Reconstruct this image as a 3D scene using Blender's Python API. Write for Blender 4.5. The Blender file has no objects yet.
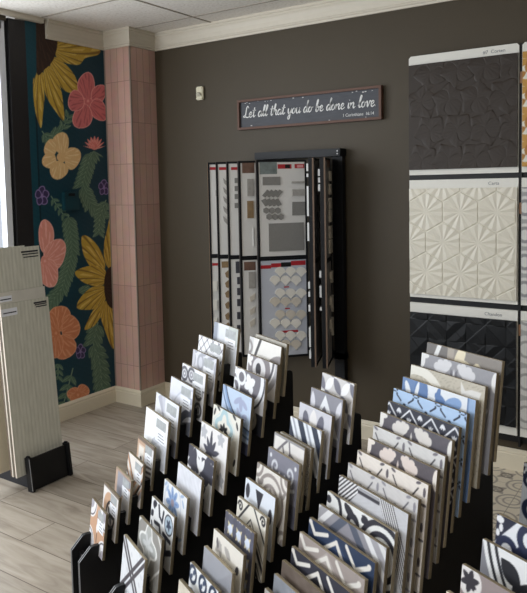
import bpy, bmesh, math, random
import numpy as np
from mathutils import Vector, Matrix
random.seed(7)
sc = bpy.context.scene
COL = sc.collection
PI = math.pi

# ---------------------------------------------------------------- camera
CAM_R = Vector((0.82900909, 0.55887132, -0.02016878))
CAM_U = Vector((-0.02195254, 0.06855836, 0.99740555))
CAM_F = Vector((-0.5588041, 0.82641551, -0.06910415))
CAM_Z = 1.6062
FPX, CPX, CPY = 683.0, 262.11, 233.34
cam_d = bpy.data.cameras.new('camera')
cam = bpy.data.objects.new('camera', cam_d)
COL.objects.link(cam)
M = Matrix((CAM_R, CAM_U, -CAM_F)).transposed().to_4x4()
M.translation = Vector((0, 0, CAM_Z))
cam.matrix_world = M
cam_d.sensor_fit = 'HORIZONTAL'
cam_d.sensor_width = 36
cam_d.lens = 36 * FPX / 527
cam_d.shift_x = (263.5 - CPX) / 527
cam_d.shift_y = (CPY - 296.5) / 527
cam_d.clip_start = 0.05
sc.camera = cam

def ray(px, py):
    return CAM_F + CAM_R * ((px - CPX) / FPX) - CAM_U * ((py - CPY) / FPX)
def on_plane(px, py, p0, n):
    d = ray(px, py); o = Vector((0, 0, CAM_Z)); n = Vector(n)
    return o + d * ((Vector(p0) - o).dot(n) / d.dot(n))

# ---------------------------------------------------------------- room numbers
YW, YC, XM, XC = 3.846, 3.581, -3.79, -3.53       # back wall, pillar front, mural wall, pillar side
HC, ZCR, ZB = 2.745, 2.62, 0.12
XR, YF = 2.6, -2.6

# ---------------------------------------------------------------- materials
def lin(c):
    c = c / 255.0
    return c / 12.92 if c <= 0.04045 else ((c + 0.055) / 1.055) ** 2.4
def rgb(t):
    return (lin(t[0]), lin(t[1]), lin(t[2]), 1)
MATS = {}
def mat(name, col, rough=0.5, metal=0.0, var=0.06, nscale=18.0, bump=0.0, bscale=120.0, spec=0.5, stretch=(1, 1, 1)):
    if name in MATS: return MATS[name]
    m = bpy.data.materials.new(name); m.use_nodes = True
    nt = m.node_tree; b = nt.nodes['Principled BSDF']
    tc = nt.nodes.new('ShaderNodeTexCoord'); mp = nt.nodes.new('ShaderNodeMapping')
    mp.inputs['Scale'].default_value = stretch
    nt.links.new(tc.outputs['Object'], mp.inputs[0])
    n = nt.nodes.new('ShaderNodeTexNoise'); n.inputs['Scale'].default_value = nscale; n.inputs['Detail'].default_value = 4
    nt.links.new(mp.outputs[0], n.inputs['Vector'])
    mx = nt.nodes.new('ShaderNodeMix'); mx.data_type = 'RGBA'
    c = rgb(col)
    mx.inputs['A'].default_value = tuple(x * (1 - var) for x in c[:3]) + (1,)
    mx.inputs['B'].default_value = tuple(min(1, x * (1 + var)) for x in c[:3]) + (1,)
    nt.links.new(n.outputs['Fac'], mx.inputs['Factor'])
    nt.links.new(mx.outputs['Result'], b.inputs['Base Color'])
    b.inputs['Roughness'].default_value = rough; b.inputs['Metallic'].default_value = metal
    b.inputs['Specular IOR Level'].default_value = spec
    if bump:
        n2 = nt.nodes.new('ShaderNodeTexNoise'); n2.inputs['Scale'].default_value = bscale
        nt.links.new(mp.outputs[0], n2.inputs['Vector'])
        bp = nt.nodes.new('ShaderNodeBump'); bp.inputs['Strength'].default_value = bump; bp.inputs['Distance'].default_value = 0.004
        nt.links.new(n2.outputs['Fac'], bp.inputs['Height']); nt.links.new(bp.outputs[0], b.inputs['Normal'])
    MATS[name] = m
    return m
def paint_mat(name, rough=0.5, bump=0.0, bscale=150, spec=0.4, nvar=0.05):
    """surface whose pattern is the mesh's own colour attribute"""
    m = bpy.data.materials.new(name); m.use_nodes = True
    nt = m.node_tree; b = nt.nodes['Principled BSDF']
    a = nt.nodes.new('ShaderNodeAttribute'); a.attribute_name = 'pattern'
    n = nt.nodes.new('ShaderNodeTexNoise'); n.inputs['Scale'].default_value = 40; n.inputs['Detail'].default_value = 5
    tc = nt.nodes.new('ShaderNodeTexCoord'); nt.links.new(tc.outputs['Object'], n.inputs['Vector'])
    mr = nt.nodes.new('ShaderNodeMapRange'); mr.inputs['To Min'].default_value = 1 - nvar; mr.inputs['To Max'].default_value = 1 + nvar
    nt.links.new(n.outputs['Fac'], mr.inputs['Value'])
    mx = nt.nodes.new('ShaderNodeVectorMath'); mx.operation = 'SCALE'
    nt.links.new(a.outputs['Color'], mx.inputs[0]); nt.links.new(mr.outputs[0], mx.inputs['Scale'])
    nt.links.new(mx.outputs[0], b.inputs['Base Color'])
    b.inputs['Roughness'].default_value = rough; b.inputs['Specular IOR Level'].default_value = spec
    if bump:
        n2 = nt.nodes.new('ShaderNodeTexNoise'); n2.inputs['Scale'].default_value = bscale
        nt.links.new(tc.outputs['Object'], n2.inputs['Vector'])
        bp = nt.nodes.new('ShaderNodeBump'); bp.inputs['Strength'].default_value = bump; bp.inputs['Distance'].default_value = 0.003
        nt.links.new(n2.outputs['Fac'], bp.inputs['Height']); nt.links.new(bp.outputs[0], b.inputs['Normal'])
    MATS[name] = m
    return m

def wall_mat(name, col, var=0.05):
    return mat(name, col, rough=0.55, var=var, nscale=3, bump=0.15, bscale=220, spec=0.35)
m_wall = wall_mat('olive_wall_paint', (69, 60, 45))
m_trim = mat('cream_trim_paint', (222, 212, 190), rough=0.4, var=0.03)
m_crown = mat('crown_paint', (212, 204, 188), rough=0.5, var=0.03)
m_black = mat('black_board', (16, 16, 18), rough=0.5, var=0.2, spec=0.35)
m_blackmetal = mat('black_powder_metal', (9, 11, 16), rough=0.5, var=0.1, spec=0.3)
m_edgeband = mat('lit_edge_grey', (150, 150, 152), rough=0.5)  # edge banding tone, lightened to carry the window light on it
m_edge = mat('raw_tile_edge', (138, 126, 102), rough=0.8, var=0.22, nscale=60)
m_edge2 = mat('pale_tile_edge', (170, 158, 134), rough=0.8, var=0.18, nscale=60)
m_sticker = mat('white_sticker', (232, 234, 240), rough=0.5, var=0.02)
m_ink = mat('black_ink', (40, 40, 46), rough=0.7)
m_greyink = mat('grey_print', (130, 132, 138), rough=0.7)
m_white = mat('white_board', (226, 224, 220), rough=0.5, var=0.02)
m_red = mat('red_print', (170, 30, 40), rough=0.5)
m_tan = mat('tan_wood_edge', (168, 138, 112), rough=0.6, var=0.15)
m_paint = paint_mat('patterned_cement', rough=0.5, spec=0.4)
m_glaze = paint_mat('patterned_cement_satin', rough=0.3, spec=0.5)

# ---------------------------------------------------------------- mesh helpers
def link(name, me, mats, parent=None):
    o = bpy.data.objects.new(name, me); COL.objects.link(o)
    for m in (mats if isinstance(mats, (list, tuple)) else [mats]): me.materials.append(m)
    if parent is not None: o.parent = parent
    return o
def empty(name, loc, rz=0):
    o = bpy.data.objects.new(name, None); COL.objects.link(o); o.location = loc; o.rotation_euler = (0, 0, rz)
    o.empty_display_size = 0.05
    return o
def tag(o, label, cat, group=None, kind=None):
    o['label'] = label; o['category'] = cat
    if group: o['group'] = group
    if kind: o['kind'] = kind
    return o
def struct(o):
    o['kind'] = 'structure'; return o
def box_bm(bm, x0, y0, z0, x1, y1, z1, mi=0, mtx=None):
    vs = [bm.verts.new((x, y, z)) for z in (z0, z1) for y in (y0, y1) for x in (x0, x1)]
    if mtx is not None:
        for v in vs: v.co = mtx @ v.co
    for f in ((0, 2, 3, 1), (4, 5, 7, 6), (0, 1, 5, 4), (2, 6, 7, 3), (0, 4, 6, 2), (1, 3, 7, 5)):
        fc = bm.faces.new([vs[i] for i in f]); fc.material_index = mi
    return vs
def bm_obj(name, bm, mats, parent=None, bevel=0, smooth=False):
    bmesh.ops.recalc_face_normals(bm, faces=bm.faces[:])
    if bevel:
        bmesh.ops.bevel(bm, geom=[e for e in bm.edges], offset=bevel, segments=2, affect='EDGES', clamp_overlap=True)
    me = bpy.data.meshes.new(name); bm.to_mesh(me); bm.free()
    if smooth:
        for p in me.polygons: p.use_smooth = True
    return link(name, me, mats, parent)
def box(name, a, b, mats, parent=None, bevel=0.0, mtx=None):
    bm = bmesh.new()
    box_bm(bm, *[min(a[i], b[i]) for i in range(3)], *[max(a[i], b[i]) for i in range(3)], 0, mtx)
    return bm_obj(name, bm, mats, parent, bevel)
def cyl_bm(bm, p0, p1, r, n=16, r2=None):
    p0, p1 = Vector(p0), Vector(p1); d = (p1 - p0)
    q = d.to_track_quat('Z', 'Y').to_matrix().to_4x4(); q.translation = (p0 + p1) / 2
    bmesh.ops.create_cone(bm, cap_ends=True, segments=n, radius1=r, radius2=r if r2 is None else r2, depth=d.length, matrix=q)
def prism_bm(bm, pts, x0, x1, side_mi=0, cap_mi=0, frame=None):
    """polygon pts in (a, z) swept from x0 to x1; frame maps (x, a, z)"""
    fr = frame or (lambda x, a, z: (x, a, z))
    A = [bm.verts.new(fr(x0, a, z)) for a, z in pts]; B = [bm.verts.new(fr(x1, a, z)) for a, z in pts]
    f = bm.faces.new(A); f.material_index = cap_mi
    f = bm.faces.new(B[::-1]); f.material_index = cap_mi
    n = len(pts)
    for i in range(n):
        f = bm.faces.new((A[i], B[i], B[(i + 1) % n], A[(i + 1) % n])); f.material_index = side_mi
def grid_mesh(name, P, colr, extra=None):
    """P: (ny, nx, 3) points, colr: (ny, nx, 3) srgb 0-255 or None. Faces wound so +normal = dx x dy"""
    ny, nx = P.shape[:2]
    verts = P.reshape(-1, 3)
    i = np.arange((ny - 1) * (nx - 1)); r = i // (nx - 1); c = i % (nx - 1)
    a = r * nx + c
    faces = np.stack([a, a + 1, a + nx + 1, a + nx], 1)
    V = [verts]; F = faces
    nv0 = len(verts)
    mi = np.zeros(len(faces), int)
    if extra is not None:                       # extra = thickness vector: closes the sheet into a slab
        t = np.asarray(extra)
        ring = np.concatenate([np.arange(nx), np.arange(1, ny) * nx + nx - 1, (ny - 1) * nx + np.arange(nx - 2, -1, -1), np.arange(ny - 2, 0, -1) * nx])
        back = verts[ring] + t
        front_dup = verts[ring]
        V += [front_dup, back]
        n = len(ring); k = np.arange(n); k2 = (k + 1) % n
        side = np.stack([nv0 + k2, nv0 + k, nv0 + n + k, nv0 + n + k2], 1)
        F = np.concatenate([F, side]); mi = np.concatenate([mi, np.ones(len(side), int)])
        verts2 = np.concatenate(V)
    else:
        verts2 = verts
    me = bpy.data.meshes.new(name)
    nf = len(F) + (1 if extra is not None else 0)
    loops = F.reshape(-1)
    starts = np.arange(len(F)) * 4; tot = np.full(len(F), 4)
    if extra is not None:
        n = len(ring); loops = np.concatenate([loops, nv0 + n + np.arange(n)[::-1]])
        starts = np.append(starts, len(F) * 4); tot = np.append(tot, n); mi = np.append(mi, 1)
    me.vertices.add(len(verts2)); me.vertices.foreach_set('co', verts2.astype(np.float32).ravel())
    me.loops.add(len(loops)); me.loops.foreach_set('vertex_index', loops.astype(np.int32))
    me.polygons.add(nf); me.polygons.foreach_set('loop_start', starts.astype(np.int32))
    try: me.polygons.foreach_set('loop_total', tot.astype(np.int32))
    except Exception: pass
    me.polygons.foreach_set('material_index', mi.astype(np.int32))
    me.update(calc_edges=True); me.validate()
    if colr is not None:
        c = colr.reshape(-1, 3) / 255.0
        c = np.where(c <= 0.04045, c / 12.92, ((c + 0.055) / 1.055) ** 2.4)
        full = np.ones((len(verts2), 4), np.float32); full[:nv0, :3] = c; full[nv0:, :3] = 0.3
        at = me.color_attributes.new('pattern', 'FLOAT_COLOR', 'POINT')
        at.data.foreach_set('color', full.ravel())
    return me

# ---------------------------------------------------------------- pattern painter (numpy)
class Cv:
    def __init__(s, U, V, bg):
        s.U, s.V = U, V; s.c = np.zeros(U.shape + (3,)) + np.array(bg, float)
    def f(s, m, col):
        s.c[m] = col; return s
def E(U, V, cx, cy, a, b, g=0):
    g = math.radians(g); x = U - cx; y = V - cy
    xr = x * math.cos(g) + y * math.sin(g); yr = -x * math.sin(g) + y * math.cos(g)
    return (xr / a) ** 2 + (yr / b) ** 2 < 1
def RG(U, V, cx, cy, r, w):
    return np.abs(np.hypot(U - cx, V - cy) - r) < w
def LN(U, V, x0, y0, x1, y1, w):
    dx, dy = x1 - x0, y1 - y0; t = np.clip(((U - x0) * dx + (V - y0) * dy) / (dx * dx + dy * dy + 1e-12), 0, 1)
    return np.hypot(U - x0 - t * dx, V - y0 - t * dy) < w
def PG(U, V, pts):
    ins = np.zeros(U.shape, bool); n = len(pts)
    for i in range(n):
        x0, y0 = pts[i]; x1, y1 = pts[(i + 1) % n]
        if y0 == y1: continue
        ins ^= ((y0 > V) != (y1 > V)) & (U < (x1 - x0) * (V - y0) / (y1 - y0) + x0)
    return ins
def PET(U, V, cx, cy, ang, L, w, off=0.0):
    """pointed petal from (cx,cy) outwards"""
    g = math.radians(ang); x = (U - cx) * math.cos(g) + (V - cy) * math.sin(g) - off; y = -(U - cx) * math.sin(g) + (V - cy) * math.cos(g)
    t = np.clip(x / L, 0, 1)
    return (x > 0) & (x < L) & (np.abs(y) < w * np.sin(PI * t) ** 0.8)
def SPI(U, V, cx, cy, r, w, turn=1.5, flip=1, start=0):
    x = U - cx; y = (V - cy) * flip; th = np.arctan2(y, x) - math.radians(start); rr = np.hypot(x, y)
    m = np.zeros(U.shape, bool)
    for k in range(3):
        t = (th % (2 * PI)) / (2 * PI) + k
        m |= (t < turn) & (np.abs(rr - r * t / turn) < w)
    return m
def sample(fn, nx, ny, S=3):
    us = (np.arange(nx)) / (nx - 1); vs = (np.arange(ny)) / (ny - 1)
    acc = 0
    for a in range(S):
        for b in range(S):
            U, V = np.meshgrid(us + ((a + .5) / S - .5) / nx, vs + ((b + .5) / S - .5) / ny)
            acc = acc + fn(U, V)
    return acc / (S * S)
# ---------------------------------------------------------------- tile patterns (u right, v up, 0..1)
W_ = (234, 234, 236); PALE = (216, 216, 220); G1 = (176, 176, 182); G2 = (128, 128, 136); G3 = (84, 84, 92); K = (34, 35, 42)
NAVY = (26, 42, 66); CREAM = (226, 219, 204); TAUPE = (132, 124, 118); TANC = (188, 152, 128); BLUE = (110, 146, 190)
def mir(U): return np.abs(U - .5)
def p_plain(bg, mottle=6, bg2=None):
    def f(U, V):
        c = Cv(U, V, bg)
        n = np.sin(U * 13 + 4 * np.sin(V * 9)) * np.cos(V * 17 + 3 * np.sin(U * 7)) + .5 * np.sin(U * 41 + V * 37)
        c.c += n[..., None] * mottle
        return c.c
    return f
def p_bands(U, V):
    c = Cv(U, V, (216, 220, 226)); c.f(U < .16, (150, 156, 170)); c.f((U > .16) & (U < .22), (196, 200, 208)); c.f((U > .62) & (V > .62), (188, 194, 190)); return c.c
def p_trellis(U, V):
    c = Cv(U, V, (232, 232, 234))
    a = (U + V) * 4.2; b = (U - V) * 4.2
    c.f((np.abs(a % 1 - .5) < .07) | (np.abs(b % 1 - .5) < .07), (150, 150, 158)); c.f(np.hypot((a + .0) % 1 - .5, b % 1 - .5) < .14, (120, 120, 130)); return c.c
def p_ovals(U, V):
    c = Cv(U, V, (214, 215, 222))
    for i in range(-1, 4):
        for j in range(-1, 4):
            c.f(E(U, V, i * .36 + .1 * (j % 2), j * .33 + .13, .15, .18), (168, 170, 180)); c.f(E(U, V, i * .36 + .1 * (j % 2), j * .33 + .13, .08, .12), (206, 208, 216))
    c.f(U < .1, (200, 200, 208)); return c.c
def p_scroll_grey(U, V):
    c = Cv(U, V, (228, 228, 232))
    for x, y in ((.12, .8), (.42, .84), (.14, .4), (.46, .45), (.8, .2), (.78, .55), (.45, .1)):
        c.f(RG(U, V, x, y, .13, .032), (96, 96, 104)); c.f(RG(U, V, x, y, .05, .025), (150, 150, 158))
    c.f(LN(U, V, 0, .62, 1, .62, .02), (120, 120, 130)); return c.c
def p_swoosh(U, V):
    c = Cv(U, V, (220, 222, 232))
    r = np.hypot(U - 1.05, V + .1)
    c.f((r > .75) & (r < .88), (176, 180, 196)); c.f((r > .5) & (r < .66), (92, 96, 112)); c.f((r > .2) & (r < .34), (70, 74, 88))
    c.f(V < .3 * U, (120, 124, 136)); c.f((r > 1.02) & (r < 1.06), (196, 200, 212)); return c.c
def p_pinwheel(U, V):
    c = Cv(U, V, (222, 224, 230)); x, y = U - .42, V - .55
    a = np.degrees(np.arctan2(y, x)) % 90
    c.f((a < 40) & (np.hypot(x, y) < .5), (176, 178, 190)); c.f((a < 20) & (np.hypot(x, y) < .5), (196, 198, 208)); c.f(V < .3, (120, 122, 134)); return c.c
def p_hexcorner(U, V):
    c = Cv(U, V, (233, 234, 236)); x, y = np.abs(U - .7), np.abs(V - .28)
    c.f((x < .34) & (x * .58 + y < .38), (190, 193, 200)); c.f((x < .2) & (x * .58 + y < .22), (206, 208, 214)); return c.c
def p_tan_quads(U, V):
    c = Cv(U, V, (190, 160, 138)); c.f((U > .08) & (U < .46) & (V > .2) & (V < .84), (214, 196, 178)); c.f((U > .12) & (U < .42) & (V > .5) & (V < .8), (228, 222, 214))
    c.f(E(U, V, .27, .52, .06, .05), (60, 56, 58)); c.f((U > .5) & (U < .56), (70, 60, 56)); c.f((U > .56) & (V > .12), (226, 224, 224)); c.f((V > .92), (120, 104, 92)); c.f(V < .12, (110, 96, 88))
    for k in range(4): c.f(LN(U, V, .64, .2 + k * .12, .92, .24 + k * .12, .028), (90, 84, 88))
    return c.c
def p_tan_chevron(U, V):
    c = Cv(U, V, (226, 220, 214)); d = V - 1.1 * mir(U)
    for a, b, col in ((.0, .08, (60, 54, 56)), (.08, .14, (190, 150, 122)), (.3, .42, (190, 150, 122)), (.42, .46, (86, 74, 70)), (-.3, -.14, (150, 146, 150)), (-.14, -.08, (190, 150, 122))):
        c.f((d > a) & (d < b), col)
    return c.c
def p_tan_concave(U, V):
    c = Cv(U, V, (150, 150, 160)); c.f(U < .14, (186, 160, 142))
    c.f(np.hypot(U - 1.0, V - .25) < .5, (222, 218, 216)); c.f(RG(U, V, 1.0, .25, .52, .03), (190, 156, 130)); c.f(np.hypot(U, V) < .42, (196, 160, 134)); c.f((V > .95), (170, 146, 128)); return c.c
def p_tan_swirl(U, V):
    c = Cv(U, V, (226, 222, 218)); c.f(E(U, V, .45, .55, .38, .36), (196, 160, 132)); c.f(RG(U, V, .55, .45, .27, .035), (30, 28, 32)); c.f(E(U, V, .55, .45, .22, .22), (214, 210, 206))
    for a in range(0, 360, 72): c.f(PET(U, V, .55, .45, a, .24, .05), (40, 36, 40))
    c.f(RG(U, V, .1, .1, .3, .03), (60, 56, 60)); c.f(V > .95, (120, 106, 96)); return c.c
def p_tan_lantern(U, V):
    c = Cv(U, V, (194, 154, 126)); 
    m = E(U, V, .5, .86, .2, .2) | E(U, V, .5, .14, .2, .2) | E(U, V, .12, .5, .2, .22) | E(U, V, .88, .5, .2, .22)
    o = E(U, V, .0, 1.0, .3, .3) | E(U, V, 1., 1., .3, .3) | E(U, V, 0, 0, .3, .3) | E(U, V, 1, 0, .3, .3)
    r = np.min([np.hypot(U - x, V - y) for x in (0, 1) for y in (0, 1)], 0)
    c.f(r < .4, (232, 230, 230)); c.f(r < .36, (70, 66, 74)); c.f(r < .33, (228, 226, 228)); c.f(r < .2, (168, 164, 172))
    c.f(E(U, V, .5, .5, .06, .09), (236, 234, 234)); c.f(LN(U, V, .5, .62, .5, .8, .02), (86, 66, 56)); c.f(LN(U, V, .5, .38, .5, .2, .02), (86, 66, 56)); return c.c
R1P = [p_bands, p_trellis, p_ovals, p_scroll_grey, p_swoosh, p_pinwheel, p_hexcorner, p_tan_quads, p_tan_chevron, p_tan_concave, p_tan_swirl, p_tan_lantern]
def p_stripe_arc(U, V):
    c = Cv(U, V, (226, 224, 220)); c.f((U < .14) & (V > .45), (206, 206, 206)); c.f(RG(U, V, -.02, .8, .12, .03), (140, 136, 136))
    c.f(LN(U, V, .08, .35, .36, 1.0, .035), (70, 68, 70)); r = np.hypot(U - 1.0, V - .38)
    c.f((r > .28) & (r < .44), (138, 132, 132)); c.f(r < .28, (214, 212, 210)); return c.c
def p_arcs_white(U, V):
    c = Cv(U, V, (228, 226, 226)); r = np.hypot(U - .42, V - .55)
    c.f(r < .4, (104, 100, 104)); c.f((r < .3), (206, 204, 206)); c.f(r < .2, (64, 62, 68)); c.f(E(U, V, .42, .55, .07, .13, 20), (230, 230, 230))
    r2 = np.hypot(U - 1.05, V - .95); c.f((r2 > .3) & (r2 < .45), (150, 146, 150)); c.f(E(U, V, .06, .85, .05, .13, -30), (90, 88, 92)); c.f(V < .25, K); return c.c
def p_charcoal_medallion(U, V):
    c = Cv(U, V, (226, 228, 230)); r = np.hypot(U - 1.0, V - 1.0); c.f(r > 1.02, (74, 72, 78)); c.f((r > .78) & (r < .9), (96, 94, 100)); c.f((r < .78), (74, 72, 80))
    for a in (40, 130, 220, 310): c.f(PET(U, V, .52, .62, a, .22, .08), W_)
    c.f(E(U, V, .52, .62, .08, .08), W_)
    for x, y in ((.16, .78), (.1, .45)): c.f(RG(U, V, x, y, .11, .04), W_)
    r3 = np.hypot(U - .9, V - .05); c.f((r3 > .3) & (r3 < .42), W_); c.f(r3 < .3, K); c.f(RG(U, V, .95, .1, .14, .04), W_); return c.c
def p_blue_arcs(U, V):
    c = Cv(U, V, (182, 198, 220)); r = np.hypot(U - 1.1, V - .9)
    c.f((r > .82) & (r < .9), (84, 104, 136)); c.f((r > .98) & (r < 1.06), (84, 104, 136)); c.f((r > .9) & (r < .98), (214, 222, 232))
    c.f(E(U, V, .6, .7, .2, .07, 50) | E(U, V, .62, .62, .22, .06, -10) | E(U, V, .78, .66, .12, .09, 30), (154, 164, 190)); c.f(V < .25, (60, 64, 84)); c.f(RG(U, V, .5, .2, .2, .05), (150, 160, 180)); return c.c
def p_scallop_ring(U, V):
    c = Cv(U, V, (224, 222, 214)); x, y = U - .5, V - .52; r = np.hypot(x, y); th = np.arctan2(y, x); R = .3 + .06 * np.cos(4 * th)
    c.f(np.abs(r - R) < .055, (168, 196, 204)); 
    for a in (45, 90, 135, 0, 180): c.f(PET(U, V, .5, .5, a, .14, .035, .02), K)
    for x0, y0, a in ((.04, .96, 0), (.96, .96, 0), (.04, .04, 0), (.96, .04, 0)):
        c.f(E(U, V, abs(x0 - .04) + (.0 if x0 > .5 else .06), y0 - (.04 if y0 > .5 else -.04), .035, .09, 40 if (x0 > .5) == (y0 > .5) else -40), (50, 50, 54))
    return c.c
def p_fleur(U, V):
    c = Cv(U, V, (228, 226, 226))
    for x, y in ((.15, .72), (.8, .74), (.15, .2), (.85, .2)):
        for a in (0, 72, 144, 216, 288): c.f(PET(U, V, x, y, a + 18, .12, .04), (176, 178, 184))
    for a, L in ((90, .42), (55, .34), (125, .34), (20, .3), (160, .3), (-60, .2), (-120, .2)): c.f(PET(U, V, .48, .38, a, L, .055), (66, 66, 76))
    c.f(LN(U, V, .48, .1, .48, .4, .03), (66, 66, 76)); return c.c
def p_star_flower(U, V):
    c = Cv(U, V, (228, 228, 230))
    for x, y in ((.08, .8), (.72, .52), (.1, .1), (.9, .95)):
        for a in range(0, 360, 60): c.f(PET(U, V, x, y, a + 10, .3, .1), (58, 58, 66))
    for a in (60, 100, 140): c.f(PET(U, V, .42, .5, a, .34, .06), W_)
    c.f(E(U, V, .45, .3, .1, .13), (74, 74, 82)); return c.c
def p_blue_rosette(U, V):
    c = Cv(U, V, (224, 226, 230))
    for a in range(0, 360, 45): c.f(E(U, V, .46 + .17 * math.cos(math.radians(a)), .55 + .17 * math.sin(math.radians(a)), .13, .065, a), (126, 152, 192))
    for a in range(0, 360, 45): c.f(E(U, V, .46 + .17 * math.cos(math.radians(a)), .55 + .17 * math.sin(math.radians(a)), .06, .02, a), (96, 122, 166))
    c.f(E(U, V, .46, .55, .07, .07), (224, 226, 230)); c.f(RG(U, V, .46, .55, .42, .02), (168, 178, 198))
    for x, y in ((.05, .95), (.95, .95), (.05, .05), (.95, .05)): c.f(E(U, V, x, y, .13, .13), (150, 168, 198))
    return c.c
def p_black_florid(U, V):
    c = Cv(U, V, (228, 228, 228))
    c.f(E(U, V, .14, .86, .12, .1) | LN(U, V, .05, .6, .3, .75, .05) | LN(U, V, .3, .5, .35, .85, .045) | E(U, V, .12, .45, .1, .06, 40) | LN(U, V, .4, .45, .66, .55, .05) | LN(U, V, .35, .2, .5, .45, .05) | RG(U, V, .25, .2, .15, .04), (38, 38, 46))
    c.f(E(U, V, .82, .7, .17, .17), (168, 182, 194)); c.f(RG(U, V, .82, .7, .18, .025), (50, 52, 60))
    for a in range(0, 360, 60): c.f(PET(U, V, .82, .7, a, .13, .035), (66, 76, 92))
    c.f(LN(U, V, .55, .2, .95, .35, .06) | RG(U, V, .8, .2, .14, .04), (38, 38, 46)); return c.c
def p_quatrefoil_grey(U, V):
    c = Cv(U, V, (138, 136, 132)); x, y = U - .5, V - .45; r = np.hypot(x, y); th = np.arctan2(y, x); R = .36 + .07 * np.cos(4 * th)
    c.f((np.abs(r - R) < .03) | ((np.abs(r - .62) < .03)), (226, 226, 224)); c.f(r < R - .03, (158, 160, 158))
    for a in range(0, 360, 45): c.f(E(U, V, .5 + .15 * math.cos(math.radians(a)), .45 + .15 * math.sin(math.radians(a)), .12, .05, a), (196, 198, 196))
    return c.c
def p_cross_stripes(U, V):
    c = Cv(U, V, (222, 224, 228)); n = (np.sin(U * 23 + V * 9) * np.cos(V * 19)) > .7
    c.f(n, (206, 208, 214))
    for o in (-.055, .055): c.f(np.abs((U + (V - .5) - .5) / 1.414 - o) < .034, (78, 74, 80)); c.f(np.abs((U - (V - .5) - .5) / 1.414 - o) < .034, (78, 74, 80))
    return c.c
R2P = [p_plain((176, 172, 162)), p_stripe_arc, p_arcs_white, p_charcoal_medallion, p_blue_arcs, p_scallop_ring, p_fleur, p_star_flower, p_plain((216, 218, 226), 5), p_blue_rosette, p_black_florid, p_quatrefoil_grey, p_cross_stripes]
def p_petal_circles(U, V):
    c = Cv(U, V, (206, 204, 204))
    for i in range(3):
        for j in range(3):
            x, y = i * .5 - .12, j * .5 - .02
            for a, col in ((45, (236, 236, 238)), (135, (116, 116, 128)), (225, (236, 236, 238)), (315, (116, 116, 128))): c.f(PET(U, V, x, y, a, .36, .085), col)
    return c.c
def p_grey_triangle(U, V):
    c = Cv(U, V, (136, 136, 146)); c.f(PG(U, V, [(.1, .18), (.48, .78), (.9, .18)]), (226, 228, 232)); c.f(PET(U, V, .48, .25, 90, .34, .08), (120, 120, 132))
    c.f(PET(U, V, .14, .5, 100, .36, .07), (216, 216, 222)); c.f(PET(U, V, .78, .5, 60, .34, .07), (216, 216, 222)); return c.c
def p_lotus(U, V):
    c = Cv(U, V, (202, 202, 210)); c.f(E(U, V, .24, .58, .1, .2, 15), (98, 98, 112)); c.f(E(U, V, .68, .58, .1, .2, -15), (98, 98, 112)); c.f(PET(U, V, .46, .5, 90, .44, .12), (228, 226, 226)); c.f(PET(U, V, .46, .15, 90, .35, .1), (160, 160, 172)); return c.c
def p_diag_stripes(U, V):
    c = Cv(U, V, (226, 230, 236)); t = (U * .95 + V * .62) % .42
    c.f(t < .17, (46, 54, 72)); c.f((t > .25) & (t < .31), (160, 166, 178)); return c.c
def p_speckle(U, V):
    c = Cv(U, V, (186, 182, 174)); c.f(np.sin(U * 60 + 5 * np.sin(V * 30)) * np.sin(V * 70) > .5, (120, 116, 110)); return c.c
def p_hex_lines(U, V):
    c = Cv(U, V, (220, 217, 214)); 
    for pts in (((0, .62), (.3, .86)), ((.3, .86), (.52, 1.02)), ((.3, .86), (.46, .55)), ((.46, .55), (.56, .78)), ((.56, .78), (1, .6)), ((.46, .55), (.1, .2)), ((.56, .78), (.5, 1)), ((.46, .55), (.9, .2))): c.f(LN(U, V, *pts[0], *pts[1], .022), (110, 106, 112))
    c.f(U < .03, (150, 148, 150)); c.f(V > .96, (150, 148, 150)); return c.c
def p_grey_curls(U, V):
    c = Cv(U, V, (120, 120, 130))
    for fx in (U, 1 - U):
        c.f(SPI(fx, V, .28, .66, .17, .025, 1.4, 1, 200) | LN(fx, V, .12, .4, .3, .34, .03) | LN(fx, V, .3, .34, .5, .5, .03), (206, 208, 214)); c.f(E(fx, V, .12, .84, .04, .04), (214, 216, 220))
    return c.c
def p_taupe_medallion(U, V):
    c = Cv(U, V, (220, 216, 210)); 
    for rr in (.42, .26): c.f(RG(U, V, .5, .5, rr, .03), (146, 138, 134))
    for a in range(0, 360, 45): c.f(PET(U, V, .5, .5, a, .24, .05), (160, 152, 148))
    for x, y in ((0, 1), (1, 1), (0, 0), (1, 0)): c.f(RG(U, V, x, y, .2, .03), (146, 138, 134)); c.f(E(U, V, x, y, .1, .1), (150, 142, 138))
    for x, y in ((.14, .68), (.86, .68)): c.f(PET(U, V, x, y, 45, .16, .04) | PET(U, V, x, y, 135, .12, .04), (140, 134, 130))
    return c.c
def p_hourglass(U, V):
    c = Cv(U, V, (216, 222, 232)); c.f(PG(U, V, [(.36, .93), (.62, .93), (.5, .62)]), (44, 44, 54)); c.f(PG(U, V, [(.34, .3), (.66, .3), (.5, .62)]), (44, 44, 54))
    c.f(E(U, V, .1, .82, .07, .12), (52, 52, 62)); c.f(E(U, V, .88, .66, .06, .12), (52, 52, 62)); c.f(E(U, V, .1, .3, .07, .12), (52, 52, 62)); return c.c
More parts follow.
